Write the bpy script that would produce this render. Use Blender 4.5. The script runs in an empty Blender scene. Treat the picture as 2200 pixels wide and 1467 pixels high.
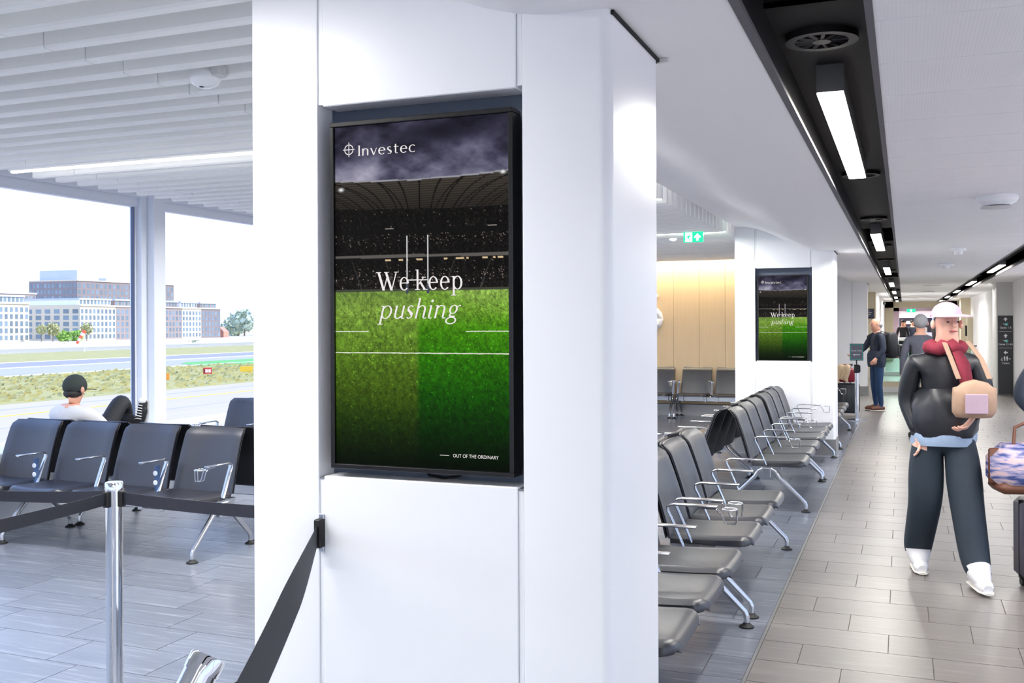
import bpy, bmesh, math, random
import numpy as np
from mathutils import Vector, Matrix

random.seed(7)
rng = np.random.default_rng(11)
R = math.radians
scene = bpy.context.scene
COL = scene.collection

# ------------------------------------------------------------------ camera
PSI = math.atan(842 / 2130.0)
ROLL = R(0.25)
fw = Vector((-math.sin(PSI), math.cos(PSI), 0))
rt0 = Vector((math.cos(PSI), math.sin(PSI), 0))
up0 = Vector((0, 0, 1))
rt = rt0 * math.cos(ROLL) - up0 * math.sin(ROLL)
up = rt0 * math.sin(ROLL) + up0 * math.cos(ROLL)
cam_d = bpy.data.cameras.new('camera')
cam_d.sensor_width = 36.0
cam_d.lens = 36.0 * 2130.0 / 2200.0
cam_d.shift_y = -(733.5 - 696.0) / 2200.0
cam_d.clip_start = 0.05
cam_d.clip_end = 3000
cam = bpy.data.objects.new('camera', cam_d)
COL.objects.link(cam)
cam.matrix_world = Matrix(((rt.x, up.x, -fw.x, 0), (rt.y, up.y, -fw.y, 0), (rt.z, up.z, -fw.z, 1.65), (0, 0, 0, 1)))
scene.camera = cam
scene.cycles.use_adaptive_sampling = True
scene.cycles.adaptive_threshold = 0.05
scene.cycles.max_bounces = 8
scene.cycles.diffuse_bounces = 6
scene.cycles.glossy_bounces = 3
scene.cycles.transmission_bounces = 4
scene.cycles.transparent_max_bounces = 8

# ------------------------------------------------------------------ sky, sun, exposure
scene.view_settings.view_transform = 'Standard'
scene.view_settings.look = 'None'
scene.view_settings.gamma = 1.0
scene.view_settings.use_curve_mapping = False
scene.view_settings.exposure = 1.5
LAMP = 1.5            # overall power of the indoor lamps
SKY = 1.0

w = bpy.data.worlds.new('sky')
scene.world = w
w.use_nodes = True
nt = w.node_tree
nt.nodes.clear()
wo = nt.nodes.new('ShaderNodeOutputWorld')
bg = nt.nodes.new('ShaderNodeBackground')
tc = nt.nodes.new('ShaderNodeTexCoord')
sx = nt.nodes.new('ShaderNodeSeparateXYZ')
cr = nt.nodes.new('ShaderNodeValToRGB')
cr.color_ramp.elements[0].position = 0.0
cr.color_ramp.elements[0].color = (0.44, 0.50, 0.575, 1)
cr.color_ramp.elements[1].position = 0.55
cr.color_ramp.elements[1].color = (0.33, 0.49, 0.92, 1)
nt.links.new(tc.outputs['Generated'], sx.inputs[0])
nt.links.new(sx.outputs['Z'], cr.inputs[0])
nt.links.new(cr.outputs[0], bg.inputs['Color'])
bg.inputs['Strength'].default_value = SKY
nt.links.new(bg.outputs[0], wo.inputs[0])

sun_d = bpy.data.lights.new('sun', 'SUN')
sun_d.energy = 1.55
sun_d.angle = R(0.6)
sun_d.color = (1.0, 0.90, 0.74)
sun = bpy.data.objects.new('sun', sun_d)
COL.objects.link(sun)
sun.rotation_euler = Vector((-0.80, -0.35, -0.75)).to_track_quat('-Z', 'Y').to_euler()


def area(name, loc, size, sizey, watts, color, target=(0, 0, -1), parent=None):
    d = bpy.data.lights.new(name, 'AREA')
    d.shape = 'RECTANGLE'
    d.size, d.size_y = size, sizey
    d.energy = watts * LAMP
    d.color = color
    o = bpy.data.objects.new(name, d)
    COL.objects.link(o)
    o.location = loc
    o.rotation_euler = Vector(target).to_track_quat('-Z', 'Y').to_euler()
    if parent is not None:
        o.parent = parent
        o.location = Vector(loc) - parent.location
    return o


# ------------------------------------------------------------------ materials
def lin(c):
    return tuple((x / 12.92 if x <= 0.04045 else ((x + 0.055) / 1.055) ** 2.4) for x in c)


def srgb(r, g, b):
    return lin((r / 255.0, g / 255.0, b / 255.0))


def M(name, col, rough=0.5, metal=0.0, spec=0.5, var=0.06, scale=12.0, stretch=(1, 1, 1), bump=0.0, bscale=None,
      emit=None, estr=0.0, coat=0.0, objvar=0.0, coord='Object'):
    m = bpy.data.materials.new(name)
    m.use_nodes = True
    n = m.node_tree.nodes
    l = m.node_tree.links
    p = n['Principled BSDF']
    p.inputs['Roughness'].default_value = rough
    p.inputs['Metallic'].default_value = metal
    p.inputs['Specular IOR Level'].default_value = spec
    p.inputs['Coat Weight'].default_value = coat
    p.inputs['Coat Roughness'].default_value = 0.34
    t = n.new('ShaderNodeTexCoord')
    mp = n.new('ShaderNodeMapping')
    mp.inputs['Scale'].default_value = stretch
    nz = n.new('ShaderNodeTexNoise')
    nz.inputs['Scale'].default_value = scale
    nz.inputs['Detail'].default_value = 4
    l.new(t.outputs[coord], mp.inputs[0])
    l.new(mp.outputs[0], nz.inputs['Vector'])
    mx = n.new('ShaderNodeMix')
    mx.data_type = 'RGBA'
    lo = [max(0, c * (1 - var)) for c in col]
    hi = [c * (1 + var) for c in col]
    mx.inputs[6].default_value = (*lo, 1)
    mx.inputs[7].default_value = (*hi, 1)
    l.new(nz.outputs['Fac'], mx.inputs[0])
    out = mx.outputs[2]
    if objvar:
        oi = n.new('ShaderNodeObjectInfo')
        mr = n.new('ShaderNodeMapRange')
        mr.inputs['To Min'].default_value = 1 - objvar
        mr.inputs['To Max'].default_value = 1 + objvar
        l.new(oi.outputs['Random'], mr.inputs['Value'])
        hs = n.new('ShaderNodeHueSaturation')
        l.new(mr.outputs[0], hs.inputs['Value'])
        l.new(out, hs.inputs['Color'])
        out = hs.outputs[0]
    l.new(out, p.inputs['Base Color'])
    if bump:
        bp = n.new('ShaderNodeBump')
        bp.inputs['Strength'].default_value = bump
        bp.inputs['Distance'].default_value = 0.004
        if bscale:
            n2 = n.new('ShaderNodeTexNoise')
            n2.inputs['Scale'].default_value = bscale
            l.new(mp.outputs[0], n2.inputs['Vector'])
            l.new(n2.outputs['Fac'], bp.inputs['Height'])
        else:
            l.new(nz.outputs['Fac'], bp.inputs['Height'])
        l.new(bp.outputs[0], p.inputs['Normal'])
    if emit is not None:
        p.inputs['Emission Color'].default_value = (*emit, 1)
        p.inputs['Emission Strength'].default_value = estr
        m.cycles.emission_sampling = 'NONE'
    return m


def streak_tile(name, col, light, rough):
    """stone-look porcelain with fine pale streaks along its length"""
    m = M(name, col, rough, 0, 0.5, 0.10, 3.0, (1.2, 9, 1), objvar=0.09)
    n = m.node_tree.nodes
    l = m.node_tree.links
    p = n['Principled BSDF']
    src = p.inputs['Base Color'].links[0].from_socket
    t = n.new('ShaderNodeTexCoord')
    oi = n.new('ShaderNodeObjectInfo')
    ad = n.new('ShaderNodeVectorMath')
    ad.operation = 'ADD'
    sc = n.new('ShaderNodeVectorMath')
    sc.operation = 'SCALE'
    sc.inputs['Scale'].default_value = 40
    cb = n.new('ShaderNodeCombineXYZ')
    l.new(oi.outputs['Random'], cb.inputs[0])
    l.new(oi.outputs['Random'], cb.inputs[1])
    l.new(cb.outputs[0], sc.inputs[0])
    l.new(t.outputs['Object'], ad.inputs[0])
    l.new(sc.outputs[0], ad.inputs[1])
    mp = n.new('ShaderNodeMapping')
    mp.inputs['Scale'].default_value = (2.2, 34, 1)
    mp.inputs['Rotation'].default_value = (0, 0, 0.10)
    l.new(ad.outputs[0], mp.inputs[0])
    nz = n.new('ShaderNodeTexNoise')
    nz.inputs['Scale'].default_value = 1.0
    nz.inputs['Detail'].default_value = 5
    nz.inputs['Roughness'].default_value = 0.65
    l.new(mp.outputs[0], nz.inputs['Vector'])
    r = n.new('ShaderNodeValToRGB')
    r.color_ramp.elements[0].position = 0.53
    r.color_ramp.elements[0].color = (0, 0, 0, 1)
    r.color_ramp.elements[1].position = 0.80
    r.color_ramp.elements[1].color = (0.5, 0.5, 0.5, 1)
    l.new(nz.outputs['Fac'], r.inputs[0])
    mx = n.new('ShaderNodeMix')
    mx.data_type = 'RGBA'
    l.new(r.outputs[0], mx.inputs[0])
    l.new(src, mx.inputs[6])
    mx.inputs[7].default_value = (*light, 1)
    l.new(mx.outputs[2], p.inputs['Base Color'])
    return m


def thin_glass(name, tint=(1, 1, 1), refl=0.06, rough=0.0):
    m = bpy.data.materials.new(name)
    m.use_nodes = True
    n = m.node_tree.nodes
    l = m.node_tree.links
    n.clear()
    o = n.new('ShaderNodeOutputMaterial')
    tr = n.new('ShaderNodeBsdfTransparent')
    tr.inputs[0].default_value = (*tint, 1)
    gl = n.new('ShaderNodeBsdfGlossy')
    gl.inputs['Roughness'].default_value = rough
    lw = n.new('ShaderNodeLayerWeight')
    lw.inputs['Blend'].default_value = 0.12
    ml = n.new('ShaderNodeMath')
    ml.operation = 'MULTIPLY'
    ml.inputs[1].default_value = refl * 4
    l.new(lw.outputs['Fresnel'], ml.inputs[0])
    mx = n.new('ShaderNodeMixShader')
    l.new(ml.outputs[0], mx.inputs[0])
    l.new(tr.outputs[0], mx.inputs[1])
    l.new(gl.outputs[0], mx.inputs[2])
    l.new(mx.outputs[0], o.inputs[0])
    return m


def glow(name, col, strength):
    return M(name, (0.8, 0.8, 0.8), 0.5, emit=col, estr=strength, var=0.02)


WHITE = M('white_powder_coat', srgb(245, 246, 249), 0.32, spec=0.35, var=0.012, scale=2)
PLASTER = M('white_plaster', srgb(250, 250, 252), 0.6, spec=0.3, var=0.012, scale=3)
SLAT = M('slat_white', srgb(250, 250, 248), 0.5, spec=0.3, var=0.02, scale=30, stretch=(1, 1, 4), bump=0.04, bscale=220)
GREYWALL = M('grey_white_wall', srgb(214, 214, 214), 0.5, var=0.02, scale=3)
BEIGE = M('beige_wall', srgb(206, 196, 170), 0.5, var=0.03, scale=3)
VOID = M('dark_void', srgb(14, 14, 16), 0.8, var=0.1)
SLATE_BACK = M('recess_slate_back', srgb(92, 102, 120), 0.5, var=0.03)
TROUGH = M('trough_black_metal', srgb(30, 29, 33), 0.6, metal=0.0, spec=0.25, var=0.08, scale=6)
TRIM = M('trough_steel_trim', srgb(104, 102, 108), 0.65, metal=0.2, var=0.08)
VENT = M('vent_dark', srgb(44, 44, 50), 0.45, var=0.08)
LAMPBODY = M('lamp_grey_body', srgb(120, 122, 124), 0.4, var=0.05)
LAMPGLOW = glow('lamp_diffuser', (1.0, 0.95, 0.84), 5.0)
SLOTGLOW = glow('slot_diffuser', (1.0, 0.97, 0.9), 2.0)
LEATHER = M('black_leather', srgb(27, 28, 38), 0.42, spec=0.9, coat=0.22, var=0.16, scale=60, bump=0.05, bscale=300)
BACKSHELL = M('black_back_shell', srgb(18, 19, 24), 0.45, var=0.1)
ALU = M('cast_aluminium', srgb(206, 208, 212), 0.22, metal=1.0, var=0.05)
CHROME = M('polished_chrome', srgb(226, 228, 232), 0.06, metal=1.0, var=0.03)
STEEL = M('brushed_steel_skirting', srgb(150, 150, 150), 0.35, metal=0.6, var=0.06)
RUBBER = M('black_rubber', srgb(20, 20, 22), 0.6, var=0.1)
BELT = M('woven_belt', srgb(34, 36, 46), 0.55, var=0.25, scale=40, stretch=(1, 1, 1), bump=0.2, bscale=400)
BLACKFRAME = M('display_black_frame', srgb(17, 13, 10), 0.3, spec=0.5, var=0.1)
GROUT = M('grout', srgb(92, 84, 80), 0.8, var=0.1, scale=20)
TILE_D = streak_tile('slate_tile', srgb(112, 117, 128), srgb(182, 186, 194), 0.25)
TILE_L = streak_tile('pale_stone_tile', srgb(115, 110, 107), srgb(162, 157, 154), 0.34)
WOOD = M('oak_veneer', srgb(226, 198, 156), 0.45, var=0.07, scale=3.0, stretch=(9, 9, 0.5), objvar=0.025)
GLASS = thin_glass('window_glass', (0.97, 0.985, 1.0), 0.05)
GLASS_GREEN = thin_glass('balustrade_glass', (0.80, 0.93, 0.90), 0.08)
WINFRAME = M('window_frame_white', srgb(232, 236, 244), 0.35, var=0.02)
GASKET = M('window_gasket', srgb(90, 100, 125), 0.5, var=0.05)


# ------------------------------------------------------------------ mesh helpers
class MB:
    def __init__(self):
        self.v, self.f = [], []

    def add(self, vs, fs):
        k = len(self.v)
        self.v += [tuple(p) for p in vs]
        self.f += [tuple(i + k for i in q) for q in fs]
        return self

    def box(self, x0, x1, y0, y1, z0, z1):
        return self.add([(x0, y0, z0), (x1, y0, z0), (x1, y1, z0), (x0, y1, z0), (x0, y0, z1), (x1, y0, z1), (x1, y1, z1), (x0, y1, z1)],
                        [(3, 2, 1, 0), (4, 5, 6, 7), (0, 1, 5, 4), (1, 2, 6, 5), (2, 3, 7, 6), (3, 0, 4, 7)])

    def rbox(self, x0, x1, y0, y1, z0, z1, r):
        """box with bevelled edges and corners"""
        vs, idx = [], {}
        X, Y, Z = (x0, x1), (y0, y1), (z0, z1)
        for i in (0, 1):
            for j in (0, 1):
                for k in (0, 1):
                    sx_, sy_, sz_ = (1 if i == 0 else -1), (1 if j == 0 else -1), (1 if k == 0 else -1)
                    for a in range(3):
                        p = [X[i] + sx_ * r, Y[j] + sy_ * r, Z[k] + sz_ * r]
                        p[a] = (X, Y, Z)[a][(i, j, k)[a]]
                        idx[(i, j, k, a)] = len(vs)
                        vs.append(p)
        fs = []
        q = idx
        for s in (0, 1):
            fs.append([q[(s, 0, 0, 0)], q[(s, 1, 0, 0)], q[(s, 1, 1, 0)], q[(s, 0, 1, 0)]][::(1 if s else -1)])
            fs.append([q[(0, s, 0, 1)], q[(1, s, 0, 1)], q[(1, s, 1, 1)], q[(0, s, 1, 1)]][::(-1 if s else 1)])
            fs.append([q[(0, 0, s, 2)], q[(1, 0, s, 2)], q[(1, 1, s, 2)], q[(0, 1, s, 2)]][::(1 if s else -1)])
        for a in (0, 1):
            for b in (0, 1):
                fs.append([q[(a, b, 0, 0)], q[(a, b, 1, 0)], q[(a, b, 1, 1)], q[(a, b, 0, 1)]])
                fs.append([q[(a, 0, b, 0)], q[(a, 1, b, 0)], q[(a, 1, b, 2)], q[(a, 0, b, 2)]])
                fs.append([q[(0, a, b, 1)], q[(1, a, b, 1)], q[(1, a, b, 2)], q[(0, a, b, 2)]])
        for i in (0, 1):
            for j in (0, 1):
                for k in (0, 1):
                    fs.append([q[(i, j, k, 0)], q[(i, j, k, 1)], q[(i, j, k, 2)]])
        return self.add(vs, fs)

    def tube(self, path, r, n=8, caps=True, sx=1.0, sy=1.0, ref=None):
        path = [Vector(p) for p in path]
        rs = r if isinstance(r, (list, tuple)) else [r] * len(path)
        k = len(self.v)
        prev = None
        for i, p in enumerate(path):
            if i == 0:
                d = path[1] - p
            elif i == len(path) - 1:
                d = p - path[i - 1]
            else:
                d = (path[i + 1] - p).normalized() + (p - path[i - 1]).normalized()
            d.normalize()
            if prev is None:
                a = Vector(ref) if ref else (Vector((0, 0, 1)) if abs(d.z) < 0.9 else Vector((1, 0, 0)))
            else:
                a = prev
            b = d.cross(a)
            if b.length < 1e-6:
                b = d.cross(Vector((0.3, 0.9, 0.1)))
            b.normalize()
            a = b.cross(d).normalized()
            prev = a
            for j in range(n):
                t = 2 * math.pi * j / n
                self.v.append(tuple(p + a * (math.cos(t) * rs[i] * sx) + b * (math.sin(t) * rs[i] * sy)))
        m = len(path)
        for i in range(m - 1):
            for j in range(n):
                j2 = (j + 1) % n
                self.f.append((k + i * n + j, k + i * n + j2, k + (i + 1) * n + j2, k + (i + 1) * n + j))
        if caps:
            self.f.append(tuple(k + j for j in range(n))[::-1])
            self.f.append(tuple(k + (m - 1) * n + j for j in range(n)))
        return self

    def lathe(self, prof, c=(0, 0, 0), n=24, axis='z'):
        k = len(self.v)
        for (r, z) in prof:
            for j in range(n):
                t = 2 * math.pi * j / n
                if axis == 'z':
                    self.v.append((c[0] + r * math.cos(t), c[1] + r * math.sin(t), c[2] + z))
                elif axis == 'y':
                    self.v.append((c[0] + r * math.cos(t), c[1] + z, c[2] + r * math.sin(t)))
                else:
                    self.v.append((c[0] + z, c[1] + r * math.cos(t), c[2] + r * math.sin(t)))
        for i in range(len(prof) - 1):
            for j in range(n):
                j2 = (j + 1) % n
                self.f.append((k + i * n + j, k + i * n + j2, k + (i + 1) * n + j2, k + (i + 1) * n + j))
        self.f.append(tuple(k + j for j in range(n))[::-1])
        self.f.append(tuple(k + (len(prof) - 1) * n + j for j in range(n)))
        return self

    def ball(self, c, rx, ry, rz, nu=12, nv=8, warp=None):
        k = len(self.v)
        for i in range(nv + 1):
            ph = math.pi * i / nv
            for j in range(nu):
                t = 2 * math.pi * j / nu
                p = [c[0] + rx * math.sin(ph) * math.cos(t), c[1] + ry * math.sin(ph) * math.sin(t), c[2] + rz * math.cos(ph)]
                if warp:
                    p = warp(p)
                self.v.append(tuple(p))
        for i in range(nv):
            for j in range(nu):
                j2 = (j + 1) % nu
                self.f.append((k + i * nu + j, k + (i + 1) * nu + j, k + (i + 1) * nu + j2, k + i * nu + j2))
        return self

    def prism(self, pts, axis, a0, a1):
        """2D polygon extruded along an axis: 'x' pts=(y,z), 'y' pts=(x,z), 'z' pts=(x,y)"""
        n = len(pts)
        f3 = {'x': lambda p, a: (a, p[0], p[1]), 'y': lambda p, a: (p[0], a, p[1]), 'z': lambda p, a: (p[0], p[1], a)}[axis]
        vs = [f3(p, a0) for p in pts] + [f3(p, a1) for p in pts]
        fs = [tuple(range(n))[::-1], tuple(range(n, 2 * n))] + [(i, (i + 1) % n, n + (i + 1) % n, n + i) for i in range(n)]
        return self.add(vs, fs)

    def sheet(self, rows, closed=False):
        """grid of points rows[i][j]"""
        k = len(self.v)
        m = len(rows[0])
        for r in rows:
            self.v += [tuple(p) for p in r]
        for i in range(len(rows) - 1):
            for j in range(m - (0 if closed else 1)):
                j2 = (j + 1) % m
                self.f.append((k + i * m + j, k + i * m + j2, k + (i + 1) * m + j2, k + (i + 1) * m + j))
        return self

    def slab(self, top, bottom):
        """closed solid between two equal grids"""
        k = len(self.v)
        a, b = len(top), len(top[0])
        for g in (top, bottom):
            for r in g:
                self.v += [tuple(p) for p in r]
        T = lambda i, j: k + i * b + j
        Bm = lambda i, j: k + a * b + i * b + j
        for i in range(a - 1):
            for j in range(b - 1):
                self.f.append((T(i, j), T(i, j + 1), T(i + 1, j + 1), T(i + 1, j)))
                self.f.append((Bm(i, j), Bm(i + 1, j), Bm(i + 1, j + 1), Bm(i, j + 1)))
        for j in range(b - 1):
            self.f.append((T(0, j), Bm(0, j), Bm(0, j + 1), T(0, j + 1)))
            self.f.append((T(a - 1, j), T(a - 1, j + 1), Bm(a - 1, j + 1), Bm(a - 1, j)))
        for i in range(a - 1):
            self.f.append((T(i, 0), T(i + 1, 0), Bm(i + 1, 0), Bm(i, 0)))
            self.f.append((T(i, b - 1), Bm(i, b - 1), Bm(i + 1, b - 1), T(i + 1, b - 1)))
        return self

    def mesh(self, name, mat, smooth=None):
        me = bpy.data.meshes.new(name)
        me.from_pydata(self.v, [], self.f)
        bm = bmesh.new()
        bm.from_mesh(me)
        bmesh.ops.recalc_face_normals(bm, faces=bm.faces)
        bm.to_mesh(me)
        bm.free()
        for x in (mat if isinstance(mat, (list, tuple)) else [mat]):
            me.materials.append(x)
        if smooth:
            me.polygons.foreach_set('use_smooth', [True] * len(me.polygons))
            me.set_sharp_from_angle(angle=R(smooth))
        return me

    def build(self, name, mat, parent=None, smooth=None, loc=None, **props):
        return obj(name, self.mesh(name, mat, smooth), parent, loc, **props)


def obj(name, me, parent=None, loc=None, rot=None, **props):
    o = bpy.data.objects.new(name, me)
    COL.objects.link(o)
    if parent is not None:
        o.parent = parent
    if loc is not None:
        o.location = loc
    if rot is not None:
        o.rotation_euler = rot
    for k, v_ in props.items():
        o[k] = v_
    return o


def thing(name, label, category, loc=(0, 0, 0), rotz=0.0, group=None):
    o = obj(name, None, None, loc, (0, 0, rotz), label=label, category=category)
    if group:
        o['group'] = group
    return o


def struct(name, mb, mat, smooth=None, label=None):
    o = mb.build(name, mat, None, smooth, kind='structure')
    if label:
        o['label'] = label
    return o


def sempty(name, loc=(0, 0, 0), label=None):
    o = obj(name, None, None, loc, kind='structure')
    if label:
        o['label'] = label
    return o


def text_mesh(name, s, mat, height=None, width=None, align='CENTER', depth=0.002, bold=0.0):
    """flat lettering in the x-z plane facing -y, origin at the baseline"""
    c = bpy.data.curves.new(name, 'FONT')
    c.body = s
    c.align_x = align
    c.extrude = 0.0
    c.offset = bold
    c.resolution_u = 3
    t = bpy.data.objects.new(name, c)
    COL.objects.link(t)
    dg = bpy.context.evaluated_depsgraph_get()
    me = bpy.data.meshes.new_from_object(t.evaluated_get(dg))
    bpy.data.objects.remove(t)
    bpy.data.curves.remove(c)
    co = np.empty(len(me.vertices) * 3)
    me.vertices.foreach_get('co', co)
    co = co.reshape(-1, 3)
    w_ = co[:, 0].max() - co[:, 0].min()
    h_ = co[:, 1].max() - co[:, 1].min()
    sx_ = sy_ = (height / h_) if height else (width / w_)
    if height and width:
        sx_ = width / w_
    x, z = co[:, 0] * sx_, co[:, 1] * sy_
    out = np.stack([x, np.zeros_like(x), z], 1)
    me.vertices.foreach_set('co', out.ravel())
    me.materials.clear()
    me.materials.append(mat)
    me.update()
    return me

# ================================================================== STRUCTURE
YB, YG, YE = -9.0, 17.65, 72.0          # wall behind, gate wall, far end of corridor
XW, XB, XR = -7.5, -0.69, 2.28          # window wall, floor boundary, corridor wall
CZ = 2.545                              # corridor ceiling


def project(p):
    q = Vector(p) - Vector((0, 0, 1.65))
    d = q.dot(fw)
    if d < 0.1:
        return None
    return 1100 + 2130 * q.dot(rt) / d, 696 - 2130 * q.dot(up) / d, d


def hidden_by_column(p):
    if p[1] <= 2.71:
        return False
    t = 2.71 / p[1]
    return -2.0 < p[0] * t < -0.77


# ---- floors and their tiles
def make_floor(name, x0, x1, y0, y1, mat, base_label):
    fl = MB().box(x0, x1, y0, y1, -0.25, -0.004).build(name, GROUT, None, None, kind='structure', label=base_label)
    TW, TH = 0.612, 0.3145
    g = 0.0022
    full = MB().box(-TW / 2 + g, TW / 2 - g, -TH / 2 + g, TH / 2 - g, -0.012, 0.0).mesh('floor_tile', mat)
    tiles = []
    for k in range(int((y0 - 4.967) / TH) - 1, int((y1 - 4.967) / TH) + 1):
        ya, yb = max(y0, 4.967 + k * TH), min(y1, 4.967 + (k + 1) * TH)
        if yb - ya < 0.02:
            continue
        off = (-0.488 - 0.2047 * k) % TW
        m0 = int((x0 - off) / TW) - 1
        for m in range(m0, m0 + int((x1 - x0) / TW) + 3):
            xa, xb = max(x0, off + m * TW), min(x1, off + (m + 1) * TW)
            if xb - xa < 0.02:
                continue
            c = ((xa + xb) / 2, (ya + yb) / 2, 0)
            s = project(c)
            vis = s is not None and -60 < s[0] < 2260 and s[1] < 1530 and s[2] < 11.5 and not hidden_by_column(c)
            tiles.append((0 if vis else 1, s[2] if s else 99, xa, xb, ya, yb))
    tiles.sort()
    rest = MB()
    n = 0
    for hid, d, xa, xb, ya, yb in tiles:
        if not hid and n < 300:
            n += 1
            if abs(xb - xa - TW) < 1e-4 and abs(yb - ya - TH) < 1e-4:
                obj('floor_tile', full, fl, ((xa + xb) / 2, (ya + yb) / 2, 0))
            else:
                hx, hy = (xb - xa) / 2 - g, (yb - ya) / 2 - g
                MB().box(-hx, hx, -hy, hy, -0.012, 0).build('floor_tile', mat, fl, None, ((xa + xb) / 2, (ya + yb) / 2, 0))
        else:
            rest.box(xa + g, xb - g, ya + g, yb - g, -0.012, 0)
    rest.build('floor_tiling', mat, fl, kind='stuff')
    return fl


make_floor('floor_lounge', XW, XB - 0.012, YB, YG, TILE_D, 'dark slate tiled lounge floor')
make_floor('floor_corridor', XB + 0.004, XR, YB, 45.0, TILE_L, 'pale stone tiled corridor floor')
struct('floor_corridor_far', MB().box(XW, XB - 0.012, YG, YE, -0.25, 0).box(XB, XR, 45.0, YE, -0.25, -0.001), TILE_L, label='floor beyond the gate wall')
struct('trim_floor_strip', MB().box(XB - 0.012, XB + 0.004, YB, 45, -0.01, 0.0015), STEEL, label='thin metal strip between dark and pale floor')

# ---- roof slab closing everything above, with an overhang added to shade the right windows
struct('roof_slab_and_sunshade', MB().box(XW - 0.4, XR + 3.4, YB - 3.0, YE + 0.4, 3.32, 3.5), PLASTER)

# ---- corridor bulkhead with its S-curved underside
prof = []
for i in range(25):
    x = -2.0 + (1.08) * i / 24
    t = min(1, max(0, (-0.92 - x) / 1.03))
    prof.append((x, CZ + 0.335 * (3 * t * t - 2 * t ** 3)))
prof += [(-0.448, CZ), (-0.448, 3.32), (-2.0, 3.32)]
struct('ceiling_bulkhead', MB().prism(prof, 'y', YB, YE), PLASTER, 35, 'white bulkhead ceiling curving up towards the lounge')

# ---- lounge ceiling with hanging slats
cl = struct('ceiling_lounge', MB().box(XW, -2.0, YB, YG, 3.22, 3.32), GREYWALL, label='lounge ceiling behind white slats')
SP, SY0 = 0.2148, 5.36
SLOTS = set()
SEG = [(-6.02, -5.62), (-5.614, -3.163), (-3.157, -2.02)]
seg_me = []
for a, b in SEG:
    h = (b - a) / 2
    seg_me.append(MB().prism([(-0.030, 0.010), (-0.024, 0), (0.024, 0), (0.030, 0.010), (0.030, 0.19), (-0.030, 0.19)], 'x', -h, h).mesh('ceiling_slat', SLAT))
k0, k1 = int((0.6 - SY0) / SP), int((YG - 0.1 - SY0) / SP)
for k in range(k0, k1 + 1):
    if k % 16 == 0:
        continue
    y = SY0 + k * SP
    for (a, b), me in zip(SEG, seg_me):
        obj('ceiling_slat', me, cl, ((a + b) / 2, y, 2.75))
back = MB()
for k in range(int((YB + 0.3 - SY0) / SP), k0):
    back.box(-6.02, -2.02, SY0 + k * SP - 0.024, SY0 + k * SP + 0.024, 2.75, 2.925)
back.build('slat_run', SLAT, cl, kind='stuff')
hang = MB()
for x in (-5.2, -4.0, -2.6):
    hang.box(x - 0.02, x + 0.02, YB + 0.3, YG - 0.1, 2.925, 2.96)
hang.build('slat_carrier', GREYWALL, cl)

names = {0: 'second', 1: 'third', 2: 'fourth', 3: 'last'}
slot_labels = {0: 'glowing linear light between white slats beyond the ceiling camera',
               1: 'short glowing linear light at edge of slats beside the curved bulkhead',
               2: 'glowing linear light between slats behind the green exit sign',
               3: 'glowing linear light between slats close to the oak wall'}
for i, k in enumerate(range(-64, 60, 16)):
    y = SY0 + k * SP
    if y < YB + 1 or y > YG - 2.5:
        continue
    j = k // 16
    t = thing('linear_light', slot_labels.get(j, 'glowing linear light between slats over lounge behind the camera'), 'light', (-4.02, y, 2.76), 0, 'linear lights in the slatted ceiling')
    MB().box(-2.0, 2.0, -0.03, 0.03, 0.012, 0.15).build('housing', SLAT, t)
    MB().box(-1.995, 1.995, -0.013, 0.013, 0.0, 0.012).build('diffuser', SLOTGLOW, t)
    area('slot_lamp', (-4.02, y, 2.752), 3.98, 0.024, 36, (1.0, 0.985, 0.96), parent=t)
    area('added_slot_uplight', (-4.02, y, 2.93), 3.9, 0.05, 4, (0.97, 0.98, 1.0), (0, 0, 1), parent=t)  # extra upward lamp, added to brighten the slat sides

# ---- corridor ceiling panels and the strip beyond
cc = struct('ceiling_corridor', MB().box(-0.07, 1.30, YB, YE, CZ + 0.03, 3.32), VOID, label='ribbed white panel ceiling over corridor')
RIB = M('ribbed_panel_white', srgb(244, 245, 249), 0.45, spec=0.3, var=0.02, scale=3)
_n, _l = RIB.node_tree.nodes, RIB.node_tree.links
_w = _n.new('ShaderNodeTexWave')
_w.inputs['Scale'].default_value = 28
_t = _n.new('ShaderNodeTexCoord')
_l.new(_t.outputs['Object'], _w.inputs['Vector'])
_b = _n.new('ShaderNodeBump')
_b.inputs['Strength'].default_value = 0.12
_b.inputs['Distance'].default_value = 0.003
_l.new(_w.outputs['Fac'], _b.inputs['Height'])
_l.new(_b.outputs[0], _n['Principled BSDF'].inputs['Normal'])
pan = MB().rbox(-0.69, 0.69, -0.264, 0.264, 0, 0.03, 0.003).mesh('ceiling_panel', RIB)
far = MB()
k = 0
y = 3.139 - 0.53 * 23
while y < YE - 0.6:
    if 2.0 < y < 24:
        obj('ceiling_panel', pan, cc, (0.609, y + 0.265, CZ))
    else:
        far.box(-0.081, 1.299, y + 0.001, y + 0.529, CZ, CZ + 0.03)
    y += 0.53
far.build('ceiling_panelling', RIB, cc, kind='stuff')
struct('ceiling_side_strip', MB().box(1.66, XR, YB, YE, CZ, 3.32), PLASTER, label='plain white ceiling strip beside corridor wall')


# ---- recessed service troughs with bar lamps and air diffusers
LY = [4.3 + 7.1 * k for k in range(-2, 10)]


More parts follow.
